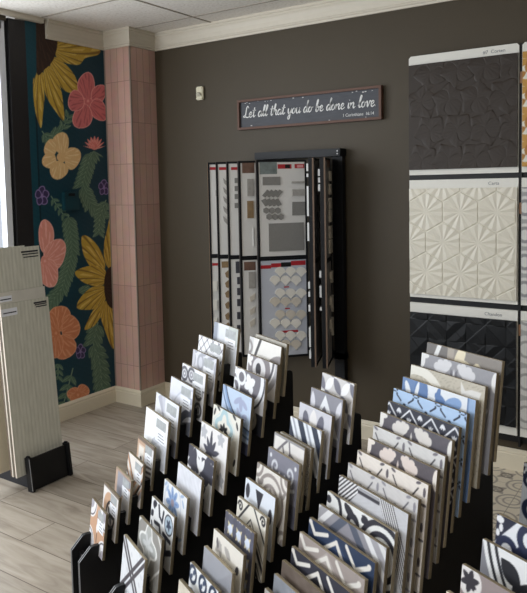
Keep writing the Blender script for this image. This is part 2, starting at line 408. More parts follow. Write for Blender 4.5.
def p_ethnic(U, V):
    c = Cv(U, V, (224, 220, 210)); d = (V + 1.0 * mir(U))
    for a, b in ((.05, .12), (.18, .22), (.34, .42), (.48, .51), (.62, .72), (.78, .81), (1.06, 1.12)): c.f((d > a) & (d < b), (44, 42, 46))
    c.f(E(U, V, .5, .5, .1, .09), (44, 42, 46)); c.f(PET(U, V, .5, .5, 90, .14, .04) | PET(U, V, .5, .5, 270, .14, .04), (224, 220, 210)); c.f(SPI(U, V, .12, .88, .09, .02), (44, 42, 46)); c.f(SPI(U, V, .9, .9, .09, .02), (44, 42, 46)); return c.c
def p_circle_diamond(U, V):
    c = Cv(U, V, (202, 186, 150)); 
    for i in range(-1, 5):
        for j in range(-1, 5):
            x, y = i * .31 + .06, j * .31 + .03; c.f(RG(U, V, x, y, .155, .04), (92, 90, 102))
    for i in range(-1, 5):
        for j in range(-1, 5):
            x, y = i * .31 + .215, j * .31 + .185; c.f((np.abs(U - x) + np.abs(V - y)) < .11, (216, 222, 234))
    c.f((np.abs(U - .52) + np.abs(V - .5)) < .11, (160, 124, 124)); return c.c
def p_cream_scroll(U, V):
    c = Cv(U, V, (222, 218, 210)); 
    for a, x, y in ((40, .1, .7), (110, .3, .66), (20, .5, .5), (150, .62, .75), (-40, .3, .4), (70, .55, .25)): c.f(PET(U, V, x, y, a, .26, .06), (172, 168, 164))
    c.f(E(U, V, .16, .84, .04, .08, 20), (110, 106, 110)); c.f(E(U, V, .84, .7, .05, .07, -30), (64, 62, 68)); c.f(SPI(U, V, .3, .3, .16, .03), (176, 172, 168)); c.f(PET(U, V, .48, .3, 100, .3, .05), (90, 88, 92)); return c.c
def p_arab_navy(U, V):
    c = Cv(U, V, (226, 228, 230))
    for i in range(3):
        for j in range(3):
            x, y = i * .36 + .12, j * .36 + .14; c.f(RG(U, V, x, y, .12, .028), (40, 52, 76)); c.f(PET(U, V, x, y, 45, .12, .035) | PET(U, V, x, y, 225, .12, .035), (60, 74, 100))
    return c.c
def p_facet(U, V):
    return Cv(U, V, (150, 152, 160)).c
R3P = [p_petal_circles, p_grey_triangle, p_lotus, p_diag_stripes, p_speckle, p_hex_lines, p_grey_curls, p_taupe_medallion, p_hourglass, p_ethnic, p_circle_diamond, p_cream_scroll, p_facet, p_arab_navy, p_plain((206, 198, 184))]
def scal(U, V, cx, cy, s=1.0):
    x = (U - cx) / s; y = (V - cy) / s; xa = np.abs(x)
    m = E(xa, y, .19, .02, .13, .075, -18) | E(xa, y, .3, .05, .06, .075) | E(xa, y, .1, .07, .06, .06) | E(xa, y, .2, .09, .06, .05) | E(xa, y, .33, .12, .04, .05)
    m |= LN(xa, y, .0, -.1, .13, .0, .04); return m
def p_taupe_petals(U, V):
    c = Cv(U, V, (136, 130, 124)); c.f(U < .3, (112, 108, 106)); c.f((U > .3) & (U < .39), (166, 158, 148)); c.f(LN(U, V, .08, .72, .19, 1.02, .028), (226, 226, 226))
    c.f(E(U, V, .47, .92, .06, .14, -20) | E(U, V, .58, .83, .16, .06, -25) | E(U, V, .7, .82, .06, .09) | E(U, V, .52, .6, .1, .2), (226, 216, 190)); return c.c
def p_cloud(bg, fg, dart, corner=None):
    def f(U, V):
        c = Cv(U, V, bg); c.f(scal(U, V, .46, .8, .95), fg); c.f(PET(U, V, .46, .66, 78, .24, .03), dart); c.f(PET(U, V, .46, .66, 102, .24, .03), dart)
        c.f(E(U, V, -.02, .92, .1, .16) | E(U, V, .96, .84, .06, .16, 10), corner or fg); c.f(scal(U, V, .96, .4, .9) | scal(U, V, -.04, .4, .9), fg); c.f(scal(U, 1 - V, .46, .86, .9), fg)
        return c.c
    return f
def p_beige_arc(U, V):
    c = Cv(U, V, (190, 184, 170)); n = np.sin(U * 50 + 6 * np.sin(V * 23)) * np.sin(V * 61 + 3 * np.sin(U * 31)) > .6
    c.f(n, (172, 166, 152)); r = np.hypot(U - .0, V - .35); c.f((r > .46) & (r < .58), (226, 224, 218)); c.f(PG(U, V, [(.72, .9), (.84, .82), (.98, .86), (.94, .6), (.8, .5), (.7, .66)]), (222, 222, 220)); return c.c
def p_blue_leaves(U, V):
    c = Cv(U, V, (100, 128, 172)); c.f((U > .36) & (U < .8), (224, 228, 234))
    for a, x, y in ((80, .1, .62), (125, .16, .5), (60, .18, .45)): c.f(PET(U, V, x, y, a, .38, .06), (228, 232, 238))
    c.f(PET(U, V, .2, .6, 75, .4, .05), (64, 92, 142)); c.f(PET(U, V, .52, .8, -50, .42, .09), (92, 122, 170)); c.f(PET(U, V, .78, .55, 120, .4, .09), (120, 150, 192)); c.f((U > .86), (150, 176, 210)); return c.c
def p_blue_lattice(U, V):
    c = Cv(U, V, (168, 194, 226)); s = .34
    for k in range(-3, 5):
        x0 = k * s + .14
        c.f(LN(U, V, x0, .92, x0 + s * .5, .74, .014) | LN(U, V, x0 + s * .5, .74, x0 + s, .92, .014), (28, 34, 56)); c.f(LN(U, V, x0, .92, x0 + s * .5, 1.1, .014) | LN(U, V, x0, .56, x0 + s * .5, .74, .014) | LN(U, V, x0, .56, x0 - s * .5, .74, .014), (28, 34, 56))
        for dx, dy in ((.045, .03), (-.045, .03), (.045, -.03), (-.045, -.03)): c.f(E(U, V, x0 + dx, .92 + dy, .016, .02), (28, 34, 56))
        c.f(E(U, V, x0 + s / 2, .74, .025, .035), (28, 34, 56))
    return c.c
def p_navy_tri(U, V):
    c = Cv(U, V, (38, 40, 54)); s = .3
    for k in range(-1, 5):
        for yb in (.76, .5, .24):
            x0 = k * s + .08
            c.f(LN(U, V, x0, yb + .2, x0 + s / 2, yb, .014) | LN(U, V, x0 + s / 2, yb, x0 + s, yb + .2, .014), (226, 228, 232))
            for a in (50, 90, 130): c.f(PET(U, V, x0 + s / 2, yb + .08, a, .11, .022), (226, 228, 232))
            for a in (250, 290): c.f(PET(U, V, x0, yb + .1, a, .08, .02), (226, 228, 232))
    return c.c
def p_petal_lines(bg, dk, ln):
    def f(U, V):
        c = Cv(U, V, bg)
        for cx in (-.0, .5, 1.0):
            for a, L in ((270, .2), (205, .16), (335, .16)): c.f(PET(U, V, cx, .98, a, L, .035), dk)
        for cx in (.25, .75):
            for sx in (-1, 1): c.f(LN(U, V, cx + sx * .05, .62, cx + sx * .17, .82, .012), ln); c.f(LN(U, V, cx + sx * .05, .5, cx + sx * .17, .3, .012), ln)
            c.f(E(U, V, cx, .58, .04, .05), ln)
        for cx in (0, .5, 1):
            for a in (30, 90, 150, 210, 270, 330): c.f(PET(U, V, cx, .12, a, .15, .035), dk)
        return c.c
    return f
def p_chev_lines(U, V):
    c = Cv(U, V, (196, 197, 202)); t = (U * .9 + V) 
    m = (U < .36) & (V > .55 + .0 * U) & (U * 1.2 + (1 - V) < .42); c.f(m, (232, 232, 234)); c.f(m & (((U - (1 - V) * -.9) * 26) % 1 < .45), (48, 46, 52))
    c.f(LN(U, V, .34, .96, .8, .86, .022), (64, 62, 70)); c.f(LN(U, V, .34, .9, .8, .8, .012), (220, 220, 222))
    m = (U > .7) & (np.abs(V - (.84 - (U - .74) * 2.0)) < .34); c.f(m, (226, 226, 228)); c.f(m & (((U * 2 + V) * 17) % 1 < .45), (58, 56, 62)); return c.c
def p_bold_scroll(U, V):
    c = Cv(U, V, (228, 229, 226)); c.f(E(U, V, .0, 1.0, .12, .1), (44, 44, 54)); r = np.hypot(U - .02, V - .78); c.f((r > .26) & (r < .33) & (V < 1), (44, 44, 54))
    c.f(E(U, V, .44, .82, .11, .09, -20) | RG(U, V, .36, .72, .1, .035) | LN(U, V, .32, .92, .46, .84, .05), (44, 44, 54)); c.f(E(U, V, .56, .8, .05, .035), (44, 44, 54))
    for rr in (.3, .42): c.f(RG(U, V, .86, .36, rr, .03), (44, 44, 54))
    c.f(SPI(U, V, .25, .3, .2, .035), (44, 44, 54)); return c.c
def p_diamond_bands(U, V):
    c = Cv(U, V, (164, 164, 170)); d = V + 1.15 * np.abs(U - .45)
    c.f(U < .5, (150, 150, 156)); c.f((U < .3) & (V > .75) & (V - .75 > (U - .0) * .6), (214, 214, 216))
    c.f((d > .72) & (d < .9) & (U < .45), (224, 224, 226)); c.f((d > .9) & (d < 1.1) & (U > .16), (78, 84, 98)); c.f((d < .72), (128, 126, 134)); c.f((d > 1.28) & (d < 1.4) & (U > .5), (226, 226, 228)); c.f((d > 1.1) & (d < 1.28) & (U > .5), (140, 138, 144)); return c.c
def p_ogee(bg, mid):
    def f(U, V):
        c = Cv(U, V, bg); Wc = (224, 220, 214)
        c.f(LN(U, V, .05, .9, .14, .74, .035) | LN(U, V, .14, .74, .34, .76, .035) | E(U, V, .05, .94, .035, .05), Wc)
        d = V + 1.0 * np.abs(U - .5) ; c.f(((d > .62) & (d < .7)) | ((d > .9) & (d < .97) & (np.abs(U - .5) < .34)), Wc); c.f((d > .7) & (d < .9) & (np.abs(U - .5) < .34), mid); c.f((d < .62) & (d > .5), mid)
        c.f(LN(U, V, .95, .72, .86, .56, .035) | LN(U, V, .86, .56, .68, .6, .035) | E(U, V, .95, .76, .035, .05), Wc); c.f(LN(U, V, .12, .4, .3, .5, .03) | LN(U, V, .86, .3, .7, .5, .03), Wc)
        return c.c
    return f
R4P = [p_taupe_petals, p_cloud((142, 142, 148), (206, 206, 210), (110, 110, 118), (222, 222, 222)), p_beige_arc, p_blue_leaves, p_blue_lattice, p_navy_tri,
       p_cloud((84, 80, 86), (214, 210, 204), (84, 80, 86), (226, 224, 220)), p_petal_lines((208, 207, 206), (116, 112, 120), (66, 64, 70)), p_cloud((86, 80, 84), (220, 206, 200), (86, 80, 84), (228, 220, 212)),
       p_petal_lines((224, 218, 212), (92, 86, 92), (48, 44, 48)), p_petal_lines((204, 202, 202), (140, 138, 146), (92, 90, 98)), p_chev_lines, p_bold_scroll, p_diamond_bands,
       p_ogee((34, 50, 78), (48, 66, 96)), p_ogee((160, 150, 146), (174, 166, 162)), p_ogee((50, 50, 62), (40, 40, 50)), p_plain((104, 92, 84), 5), p_plain((138, 142, 150), 6), p_plain((168, 166, 162), 5)]
def p_navy_scroll(U, V):
    c = Cv(U, V, (226, 228, 232)); c.f(E(U, V, .12, .97, .11, .07) | LN(U, V, .0, .86, .16, .9, .04), (34, 36, 56)); c.f(LN(U, V, .1, .66, .5, .96, .02), (34, 36, 56))
    for fx in (U, 1 - U): c.f(SPI(fx, V, .3, .64, .14, .04, 1.3, 1, 40) | RG(fx, V, .42, .42, .18, .05) | E(fx, V, .2, .46, .08, .07), (34, 40, 70))
    c.f(U + V * 0 < .0, NAVY); c.f((V < .6 - U) , (40, 46, 74)); return c.c
def p_double_arc(U, V):
    c = Cv(U, V, (230, 231, 232)); r = np.hypot(U - 1.0, V - 1.15); c.f((r > .86) & (r < .905), (34, 34, 42)); c.f((r > .93) & (r < .975), (34, 34, 42)); c.f(r > 1.12, (60, 60, 70))
    for a, L in ((95, .3), (140, .26), (20, .3), (-30, .22)): c.f(PET(U, V, .5, .55, a, L, .08), (34, 34, 42))
    c.f(E(U, V, .36, .7, .08, .05, 40), (34, 34, 42)); return c.c
def p_star_medal(U, V):
    c = Cv(U, V, (140, 128, 126)); 
    for x, y in ((.06, .93), (.42, .62), (.9, .9), (.06, .3), (.8, .3)):
        c.f(RG(U, V, x, y, .15, .022), (226, 222, 220)); c.f(E(U, V, x, y, .12, .12), (214, 208, 206))
        for a in range(0, 360, 60): c.f(PET(U, V, x, y, a, .11, .03), (50, 46, 52))
    c.f(LN(U, V, .16, .8, .32, .7, .03), (226, 222, 220)); return c.c
R5P = [p_navy_scroll, p_double_arc, p_star_medal, p_plain((216, 212, 202))]
def p_arcs_white(U, V):
    c = Cv(U, V, (226, 224, 224)); r = np.hypot(U - .42, V - .78)
    c.f(r < .38, (128, 122, 126)); c.f(r < .22, (216, 214, 216)); c.f(E(U, V, .4, .78, .09, .12), (52, 50, 56)); c.f(LN(U, V, .4, .66, .6, .6, .04), (216, 214, 216))
    r2 = np.hypot(U - .35, V - 1.0); c.f((r2 > .6) & (r2 < .72), (168, 166, 170)); c.f((r2 > .5) & (r2 < .56), (90, 88, 94))
    for a in range(0, 360, 90): c.f(PET(U, V, .08, .9, a + 30, .13, .045), (232, 232, 232))
    c.f(V < .3, K); c.f(RG(U, V, .6, .2, .16, .04), (150, 146, 144)); return c.c
def p_charcoal_medallion(U, V):
    c = Cv(U, V, (110, 108, 116)); r = np.hypot(U - .42, V - .9)
    c.f((r > .44) & (r < .54), (224, 226, 230)); c.f((r > .54) & (r < .58), (60, 60, 68)); c.f(r > .58, (206, 206, 210)); c.f(r < .44, (112, 110, 118)); c.f((r < .44) & (V < .66), (86, 84, 92))
    for x, y, rr in ((.24, .86, .12), (.06, .66, .13)): c.f(RG(U, V, x, y, rr, .03), (228, 230, 233))
    for a in range(0, 360, 90): c.f(PET(U, V, .06, .93, a + 20, .12, .04), (230, 231, 234)); c.f(PET(U, V, .52, .8, a + 30, .19, .075), (230, 231, 234))
    c.f(E(U, V, .52, .8, .07, .07), (230, 231, 234))
    c.f(V < .36, K); c.f(RG(U, V, .62, .22, .16, .045) | LN(U, V, .3, .3, .5, .38, .03), (196, 192, 184)); return c.c
def p_blue_arcs(U, V):
    c = Cv(U, V, (186, 202, 224)); r = np.hypot(U - 1.0, V - 1.4)
    c.f((r > 1.09) & (r < 1.13), (92, 116, 152)); c.f((r > 1.02) & (r < 1.06), (140, 164, 198)); c.f((r > .96) & (r < .985), (40, 44, 62)); c.f((r > .985) & (r < 1.02), (120, 148, 188))
    c.f(E(U, V, .55, .84, .14, .05, 30) | E(U, V, .66, .8, .06, .13, 10) | E(U, V, .78, .82, .12, .05, -30) | E(U, V, .62, .62, .05, .12, 40) | E(U, V, .8, .6, .1, .06, 30), (160, 168, 196)); c.f(V < .2, (66, 70, 92)); return c.c
def p_scallop_ring(U, V):
    c = Cv(U, V, (222, 220, 212)); x, y = U - .44, V - .68; r = np.hypot(x, y); th = np.arctan2(y, x); R = .24 + .05 * np.cos(4 * th)
    c.f(np.abs(r - R) < .05, (170, 196, 204)); c.f(np.abs(r - R - .09) < .012, (200, 212, 214))
    for a in (40, 90, 140, 0, 180): c.f(PET(U, V, .44, .6, a, .15, .04, .02), (34, 34, 40))
    for x0, y0, g in ((.07, .88, -20), (.2, .98, 60), (.78, .97, 60), (.9, .84, 30), (.07, .2, 20), (.9, .2, -20)): c.f(E(U, V, x0, y0, .03, .075, g), (56, 56, 60))
    return c.c
def p_fleur(U, V):
    c = Cv(U, V, (226, 224, 224))
    for x, y in ((.12, .84), (.76, .88), (.12, .2), (.85, .2)):
        for a in (0, 72, 144, 216, 288): c.f(PET(U, V, x, y, a + 18, .14, .045), (178, 180, 186))
    for a, L in ((90, .42), (58, .32), (122, .32), (20, .34), (160, .3), (-40, .36), (-100, .2), (-160, .25)): c.f(PET(U, V, .42, .52, a, L, .05), (70, 70, 82))
    c.f(E(U, V, .42, .84, .035, .1), (70, 70, 82)); return c.c
def p_star_flower(U, V):
    c = Cv(U, V, (228, 228, 230))
    for x, y, rr in ((.04, .95, .2), (.24, .74, .27), (.78, .74, .3), (.95, 1.0, .12), (.5, .3, .3), (.06, .3, .2)):
        for a in range(0, 360, 60): c.f(PET(U, V, x, y, a + 25, rr, rr * .34), (70, 70, 82))
    for a in (62, 90, 118): c.f(PET(U, V, .5, .62, a, .32, .06), (230, 230, 232))
    return c.c
def p_blue_rosette(U, V):
    c = Cv(U, V, (222, 224, 228))
    for a in range(10, 370, 45): c.f(E(U, V, .42 + .17 * math.cos(math.radians(a)), .7 + .17 * math.sin(math.radians(a)), .12, .055, a), (138, 162, 200))
    for a in range(10, 370, 45): c.f(E(U, V, .42 + .15 * math.cos(math.radians(a)), .7 + .15 * math.sin(math.radians(a)), .06, .02, a), (108, 134, 178))
    c.f(E(U, V, .42, .7, .07, .07), (150, 140, 150)); c.f(RG(U, V, .42, .7, .36, .018), (198, 204, 216))
    for x, y, g in ((.08, .94, 40), (.16, .88, 60), (.8, .96, 20), (.86, .84, -50), (.06, .3, 0), (.85, .2, 30)): c.f(E(U, V, x, y, .08, .028, g), (160, 180, 208))
    return c.c
def p_black_florid(U, V):
    c = Cv(U, V, (226, 227, 228)); D = (42, 44, 56)
    for x, y, a in ((.1, .9, 20), (.16, .82, 110), (.12, .78, 230)): c.f(PET(U, V, x, y, a, .16, .06), D)
    c.f(LN(U, V, .34, .95, .4, .78, .035) | LN(U, V, .4, .78, .52, .72, .03) | LN(U, V, .52, .72, .56, .92, .03) | LN(U, V, .2, .6, .42, .62, .035) | LN(U, V, .42, .62, .5, .42, .035) | LN(U, V, .06, .55, .14, .42, .03), D)
    c.f(E(U, V, .8, .78, .16, .16), (170, 186, 198)); c.f(RG(U, V, .8, .78, .17, .014), (60, 62, 72))
    for a in range(0, 360, 72): c.f(PET(U, V, .8, .78, a, .11, .03), (60, 68, 86))
    c.f(LN(U, V, .6, .55, .9, .52, .04) | RG(U, V, .3, .25, .14, .035) | LN(U, V, .6, .2, .95, .35, .05) | LN(U, V, .7, .5, .74, .3, .04), D); return c.c
def p_quatrefoil_grey(U, V):
    c = Cv(U, V, (142, 140, 136)); x, y = U - .46, V - .66; r = np.hypot(x, y); th = np.arctan2(y, x); R = .3 + .08 * np.cos(4 * th + .2)
    c.f(r < R, (168, 170, 168)); c.f(np.abs(r - R) < .028, (226, 226, 224)); c.f(np.abs(r - .56 - .05 * np.cos(4 * th)) < .022, (214, 214, 212))
    for a in range(0, 360, 60): c.f(E(U, V, .46 + .12 * math.cos(math.radians(a)), .66 + .12 * math.sin(math.radians(a)), .11, .045, a), (196, 198, 198))
    return c.c
def p_grey_triangle(U, V):
    c = Cv(U, V, (138, 138, 148)); c.f(PG(U, V, [(.08, .34), (.47, .97), (.95, .34)]), (226, 228, 232)); c.f(PET(U, V, .47, .42, 90, .36, .1), (118, 118, 130)); c.f(PET(U, V, .3, .3, 90, .3, .08) | PET(U, V, .68, .3, 90, .3, .08), (150, 150, 160))
    c.f(PET(U, V, .12, .62, 100, .34, .07), (212, 212, 220)); c.f(PET(U, V, .84, .64, 70, .34, .07), (212, 212, 220)); return c.c
def p_lotus(U, V):
    c = Cv(U, V, (200, 200, 208)); c.f(E(U, V, .24, .72, .1, .19, 15), (104, 104, 118)); c.f(E(U, V, .68, .74, .1, .19, -15), (104, 104, 118)); c.f(PET(U, V, .46, .6, 90, .38, .11), (226, 224, 224)); c.f(PET(U, V, .46, .25, 90, .35, .1), (160, 160, 172)); return c.c
def p_grey_curls(U, V):
    c = Cv(U, V, (124, 124, 136))
    for fx in (U, 1 - U):
        c.f(SPI(fx, V, .27, .76, .16, .024, 1.4, 1, 200) | LN(fx, V, .1, .56, .3, .5, .028) | LN(fx, V, .3, .5, .5, .64, .028), (206, 208, 214)); c.f(E(fx, V, .1, .9, .035, .035), (214, 216, 220))
    c.f(V < .34, (92, 92, 104)); return c.c
def p_circle_diamond(U, V):
    c = Cv(U, V, (216, 204, 168))
    for i in range(-1, 5):
        for j in range(-1, 5):
            x, y = i * .3 + .06, j * .3 + .03
            c.f(PET(U, V, x, y, 0, .3, .075) | PET(U, V, x, y, 90, .3, .075), (90, 92, 108)); c.f(E(U, V, x, y, .075, .075), (84, 84, 98)); c.f((np.abs(U - x - .15) + np.abs(V - y - .15)) < .1, (212, 220, 236))
    c.f((np.abs(U - .51) + np.abs(V - .48)) < .09, (160, 124, 128)); return c.c
def p_cloud(bg, fg, dart, corner=None):
    def lobes(U, V, cx, cy):
        xa = np.abs(U - cx); y = V - cy
        m = E(xa, y, .14, .01, .085, .05, -14) | E(xa, y, .07, .055, .035, .032) | E(xa, y, .12, .07, .035, .03) | E(xa, y, .19, .045, .045, .04) | E(xa, y, .24, .0, .04, .045) | E(xa, y, .17, -.03, .08, .045, -20)
        return m
    def f(U, V):
        c = Cv(U, V, bg); n = np.sin(U * 90) * np.sin(V * 80 + U * 40); c.c += (n * 2)[..., None]
        c.f(lobes(U, V, .47, .9), fg); c.f(PET(U, V, .47, .76, 105, .16, .025) | PET(U, V, .47, .76, 75, .16, .025), dart); c.f(PET(U, V, .47, .74, 90, .18, .016), fg)
        c.f(E(U, V, .0, .93, .06, .1) | E(U, V, .05, .98, .06, .03) | E(U, V, 1., .9, .05, .1), corner or fg); c.f(lobes(U, V, .97, .55) | lobes(U, V, -.03, .55) | lobes(U, V, .47, .25), fg)
        return c.c
    return f
def p_beige_arc(U, V):
    c = Cv(U, V, (186, 180, 166)); n = np.sin(U * 50 + 6 * np.sin(V * 23)) * np.sin(V * 61 + 3 * np.sin(U * 31)) > .6
    c.f(n, (168, 162, 148)); r = np.hypot(U - .12, V - .58); c.f((r > .33) & (r < .43), (222, 220, 212)); c.f(PG(U, V, [(.7, .98), (.76, .9), (.84, .93), (.96, .93), (.92, .8), (.95, .68), (.84, .74), (.72, .7)]), (216, 215, 212)); return c.c
def p_blue_leaves(U, V):
    c = Cv(U, V, (104, 132, 176)); r = np.hypot(U - .27, V - .78); c.f((U > .36) & (U < .9), (222, 227, 234)); c.f(E(U, V, .28, .9, .1, .16), (92, 122, 170))
    c.f(E(U, V, .09, .88, .035, .1, 25) | E(U, V, .22, .9, .025, .1, -12) | E(U, V, .33, .8, .03, .08, -60), (226, 230, 236))
    c.f(E(U, V, .56, .88, .1, .05, -35) | E(U, V, .52, .92, .03, .09, -10), (92, 124, 174)); c.f(E(U, V, .72, .88, .12, .07, 25), (130, 160, 204)); c.f(E(U, V, .7, .8, .1, .05, 25), (92, 124, 174)); c.f(U > .92, (150, 176, 212)); c.f(V < .6, (110, 138, 182)); return c.c
def p_blue_lattice(U, V):
    c = Cv(U, V, (172, 198, 230)); D = (30, 36, 58); s = .31
    for k in range(-1, 4):
        for y0 in (.975, .755, .535, .315):
            x0 = k * s + .02
            c.f(LN(U, V, x0 + .035, y0 - .03, x0 + .1, y0 - .08, .0085) | LN(U, V, x0 + s - .035, y0 - .03, x0 + s - .1, y0 - .08, .0085), D)
            c.f(E(U, V, x0 + s / 2, y0 - .11, .02, .012), D)
            for dx, dy in ((.035, .02), (-.035, .02), (.035, -.02), (-.035, -.02)): c.f(E(U, V, x0 + dx, y0 + dy, .012, .012), D)
            c.f(LN(U, V, x0 - .02, y0, x0 + .02, y0, .005), D)
    return c.c
def p_navy_tri(U, V):
    c = Cv(U, V, (44, 46, 60)); s = .31; Wc = (224, 226, 232)
    for k in range(-1, 4):
        for y0 in (.985, .835, .685, .535, .385):
            x0 = k * s + .02 + (.155 if round((.985 - y0) / .15) % 2 else 0)
            c.f(LN(U, V, x0, y0, x0 + s / 2, y0 - .15, .009) | LN(U, V, x0 + s / 2, y0 - .15, x0 + s, y0, .009), Wc)
            for a in (235, 255, 285, 305): c.f(PET(U, V, x0 + s / 2, y0 - .01, a, .065, .01), Wc)
            for a in (60, 90, 120): c.f(PET(U, V, x0, y0 - .135, a, .06, .011), Wc)
    return c.c
def p_petal_lines(bg, dk, ln):
    def f(U, V):
        c = Cv(U, V, bg); c.c += (np.sin(U * 60 + 5 * np.sin(V * 40)) * 2)[..., None]
        for cx in (-.04, .46, .96):
            for y0 in (1.0, .68, .36):
                xa = np.abs(U - cx); y = V - y0
                c.f(E(xa, y, .08, -.02, .034, .014, -20), dk); c.f(E(xa, y, 0, -.085, .018, .045), dk)
                c.f(LN(xa, y, .08, -.07, .15, -.165, .0075), ln); c.f(E(xa, y, .25, -.165, .026, .02), ln); c.f(E(xa, y, .0, -.2, .04, .012), dk)
        return c.c
    return f
def p_chev_lines(U, V):
    c = Cv(U, V, (194, 195, 200)); c.c += (np.sin(U * 60 + 5 * np.sin(V * 40)) * 2)[..., None]; D = (56, 54, 62)
    t = (U * .9 + V * .9)
    m = (U + .0 < .3 + (V - 1) * -.0) & (V > .72) & (U < .34 + (V - .97) * .9); c.f(m, (228, 228, 230)); c.f(m & (((V * .8 - U * .75) * 26) % 1 < .45), D)
    c.f((V < .965) & (V > .93) & (U > .3) & (U < .62), D); c.f((V < .985) & (V > .975) & (U > .32) & (U < .64), (120, 120, 126))
    m = (U > .6 + (1 - V) * .55) & (U < .8 + (1 - V) * .55); c.f(m, (226, 226, 228)); c.f(m & (((U * .9 - (1 - V) * .5) * 34) % 1 < .45), D); return c.c
def p_bold_scroll(U, V):
    c = Cv(U, V, (226, 227, 226)); D = (46, 46, 56)
    c.f((V > 1.02 - U * .3) & (U < .2) | E(U, V, .03, .93, .04, .04), D); r = np.hypot(U - .0, V - .84); c.f((r > .21) & (r < .255), D)
    c.f(E(U, V, .36, .93, .09, .045, -30) | RG(U, V, .42, .84, .07, .028) | LN(U, V, .3, .97, .46, .88, .025), D); c.f(E(U, V, .57, .93, .035, .03) | PET(U, V, .54, .97, -20, .12, .03), D)
    for rr in (.2, .3): c.f(RG(U, V, .84, .7, rr, .026), D)
    c.f(SPI(U, V, .25, .4, .2, .035), D); return c.c
def p_diamond_bands(U, V):
    c = Cv(U, V, (176, 176, 180)); d = V + np.abs(U - .46)
    for a, b, col in ((0, 1.0, (140, 138, 146)), (1.0, 1.12, (84, 90, 106)), (1.12, 1.22, (142, 141, 148)), (1.22, 1.31, (222, 222, 224)), (1.31, 1.42, (160, 159, 165)), (1.42, 1.5, (214, 214, 216))): c.f((d >= a) & (d < b), col)
    return c.c
def p_ogee(bg, mid):
    def f(U, V):
        c = Cv(U, V, bg); Wc = (222, 218, 212)
        for o in (0, -.36):
            v = V - o; d = v + .9 * np.abs(U - .45)
            c.f((d < .99) & (d > .82), mid)
            c.f(LN(U, v, .03, .97, .11, .88, .022) | LN(U, v, .11, .88, .31, .95, .02) | E(U, v, .03, .97, .03, .025), Wc)
            c.f(LN(U, v, .26, .8, .45, .94, .02) | LN(U, v, .45, .94, .6, .76, .022), Wc)
            c.f(LN(U, v, .6, .97, .75, .82, .02) | LN(U, v, .75, .82, .93, .92, .022) | E(U, v, .93, .93, .028, .025), Wc)
        return c.c
    return f
def p_navy_scroll(U, V):
    c = Cv(U, V, (226, 228, 233)); D = (34, 42, 72)
    c.f(U / .2 + (1 - V) / .23 < 1, (36, 38, 58)); c.f(E(U, V, .035, .965, .04, .03) | E(U, V, .05, .9, .02, .035) | E(U, V, .02, .85, .02, .03), (228, 229, 233))
    c.f(E(U, V, .3, .76, .09, .08) | RG(U, V, .12, .74, .085, .03) | RG(U, V, .34, .9, .1, .03) | LN(U, V, .3, .74, .45, .58, .05) | RG(U, V, .5, .86, .08, .03), D)
    for x, y in ((.8, .8), (.2, .3), (.7, .3)): c.f(RG(U, V, x, y, .13, .045) | E(U, V, x, y, .05, .05), D)
    return c.c
def p_double_arc(U, V):
    c = Cv(U, V, (228, 229, 231)); r = np.hypot(U - 1.2, V - 1.3); D = (34, 35, 42)
    c.f((r > 1.165) & (r < 1.195), D); c.f((r > 1.09) & (r < 1.12), D); c.f(r > 1.235, (130, 130, 138))
    c.f(PET(U, V, .2, .93, -40, .26, .075) | PET(U, V, .34, .8, -70, .3, .06) | PET(U, V, .36, .76, 15, .3, .05) | PET(U, V, .36, .68, -140, .16, .05) | E(U, V, .38, .5, .03, .16), D); return c.c
def p_star_medal(U, V):
    c = Cv(U, V, (146, 134, 134)); Wc = (222, 218, 217)
    for x, y in ((.09, .9), (.42, .7), (.8, .95), (.06, .4), (.8, .4)):
        c.f(E(U, V, x, y, .12, .13), Wc); 
        for a in range(0, 360, 60): c.f(PET(U, V, x, y, a + 20, .1, .026), (50, 46, 54))
    c.f(LN(U, V, .16, .84, .36, .76, .022) | LN(U, V, .16, .82, .1, .6, .022), Wc); return c.c
R2P[2:8] = [p_arcs_white, p_charcoal_medallion, p_blue_arcs, p_scallop_ring, p_fleur, p_star_flower]
R2P[9:12] = [p_blue_rosette, p_black_florid, p_quatrefoil_grey]
R3P[1:3] = [p_grey_triangle, p_lotus]; R3P[6] = p_grey_curls; R3P[10] = p_circle_diamond
R4P[1:17] = [p_cloud((146, 146, 152), (208, 208, 212), (112, 112, 120), (222, 222, 222)), p_beige_arc, p_blue_leaves, p_blue_lattice, p_navy_tri,
             p_cloud((88, 84, 92), (214, 210, 206), (88, 84, 90), (226, 224, 220)), p_petal_lines((208, 207, 206), (116, 112, 120), (66, 64, 70)), p_cloud((88, 82, 88), (218, 206, 200), (88, 82, 88), (226, 218, 210)),
             p_petal_lines((224, 217, 210), (92, 86, 92), (48, 44, 48)), p_petal_lines((202, 200, 200), (140, 138, 146), (96, 94, 102)), p_chev_lines, p_bold_scroll, p_diamond_bands,
             p_ogee((36, 52, 80), (48, 66, 98)), p_ogee((156, 146, 142), (172, 163, 159)), p_ogee((50, 50, 62), (38, 38, 48))]
R5P[:3] = [p_navy_scroll, p_double_arc, p_star_medal]
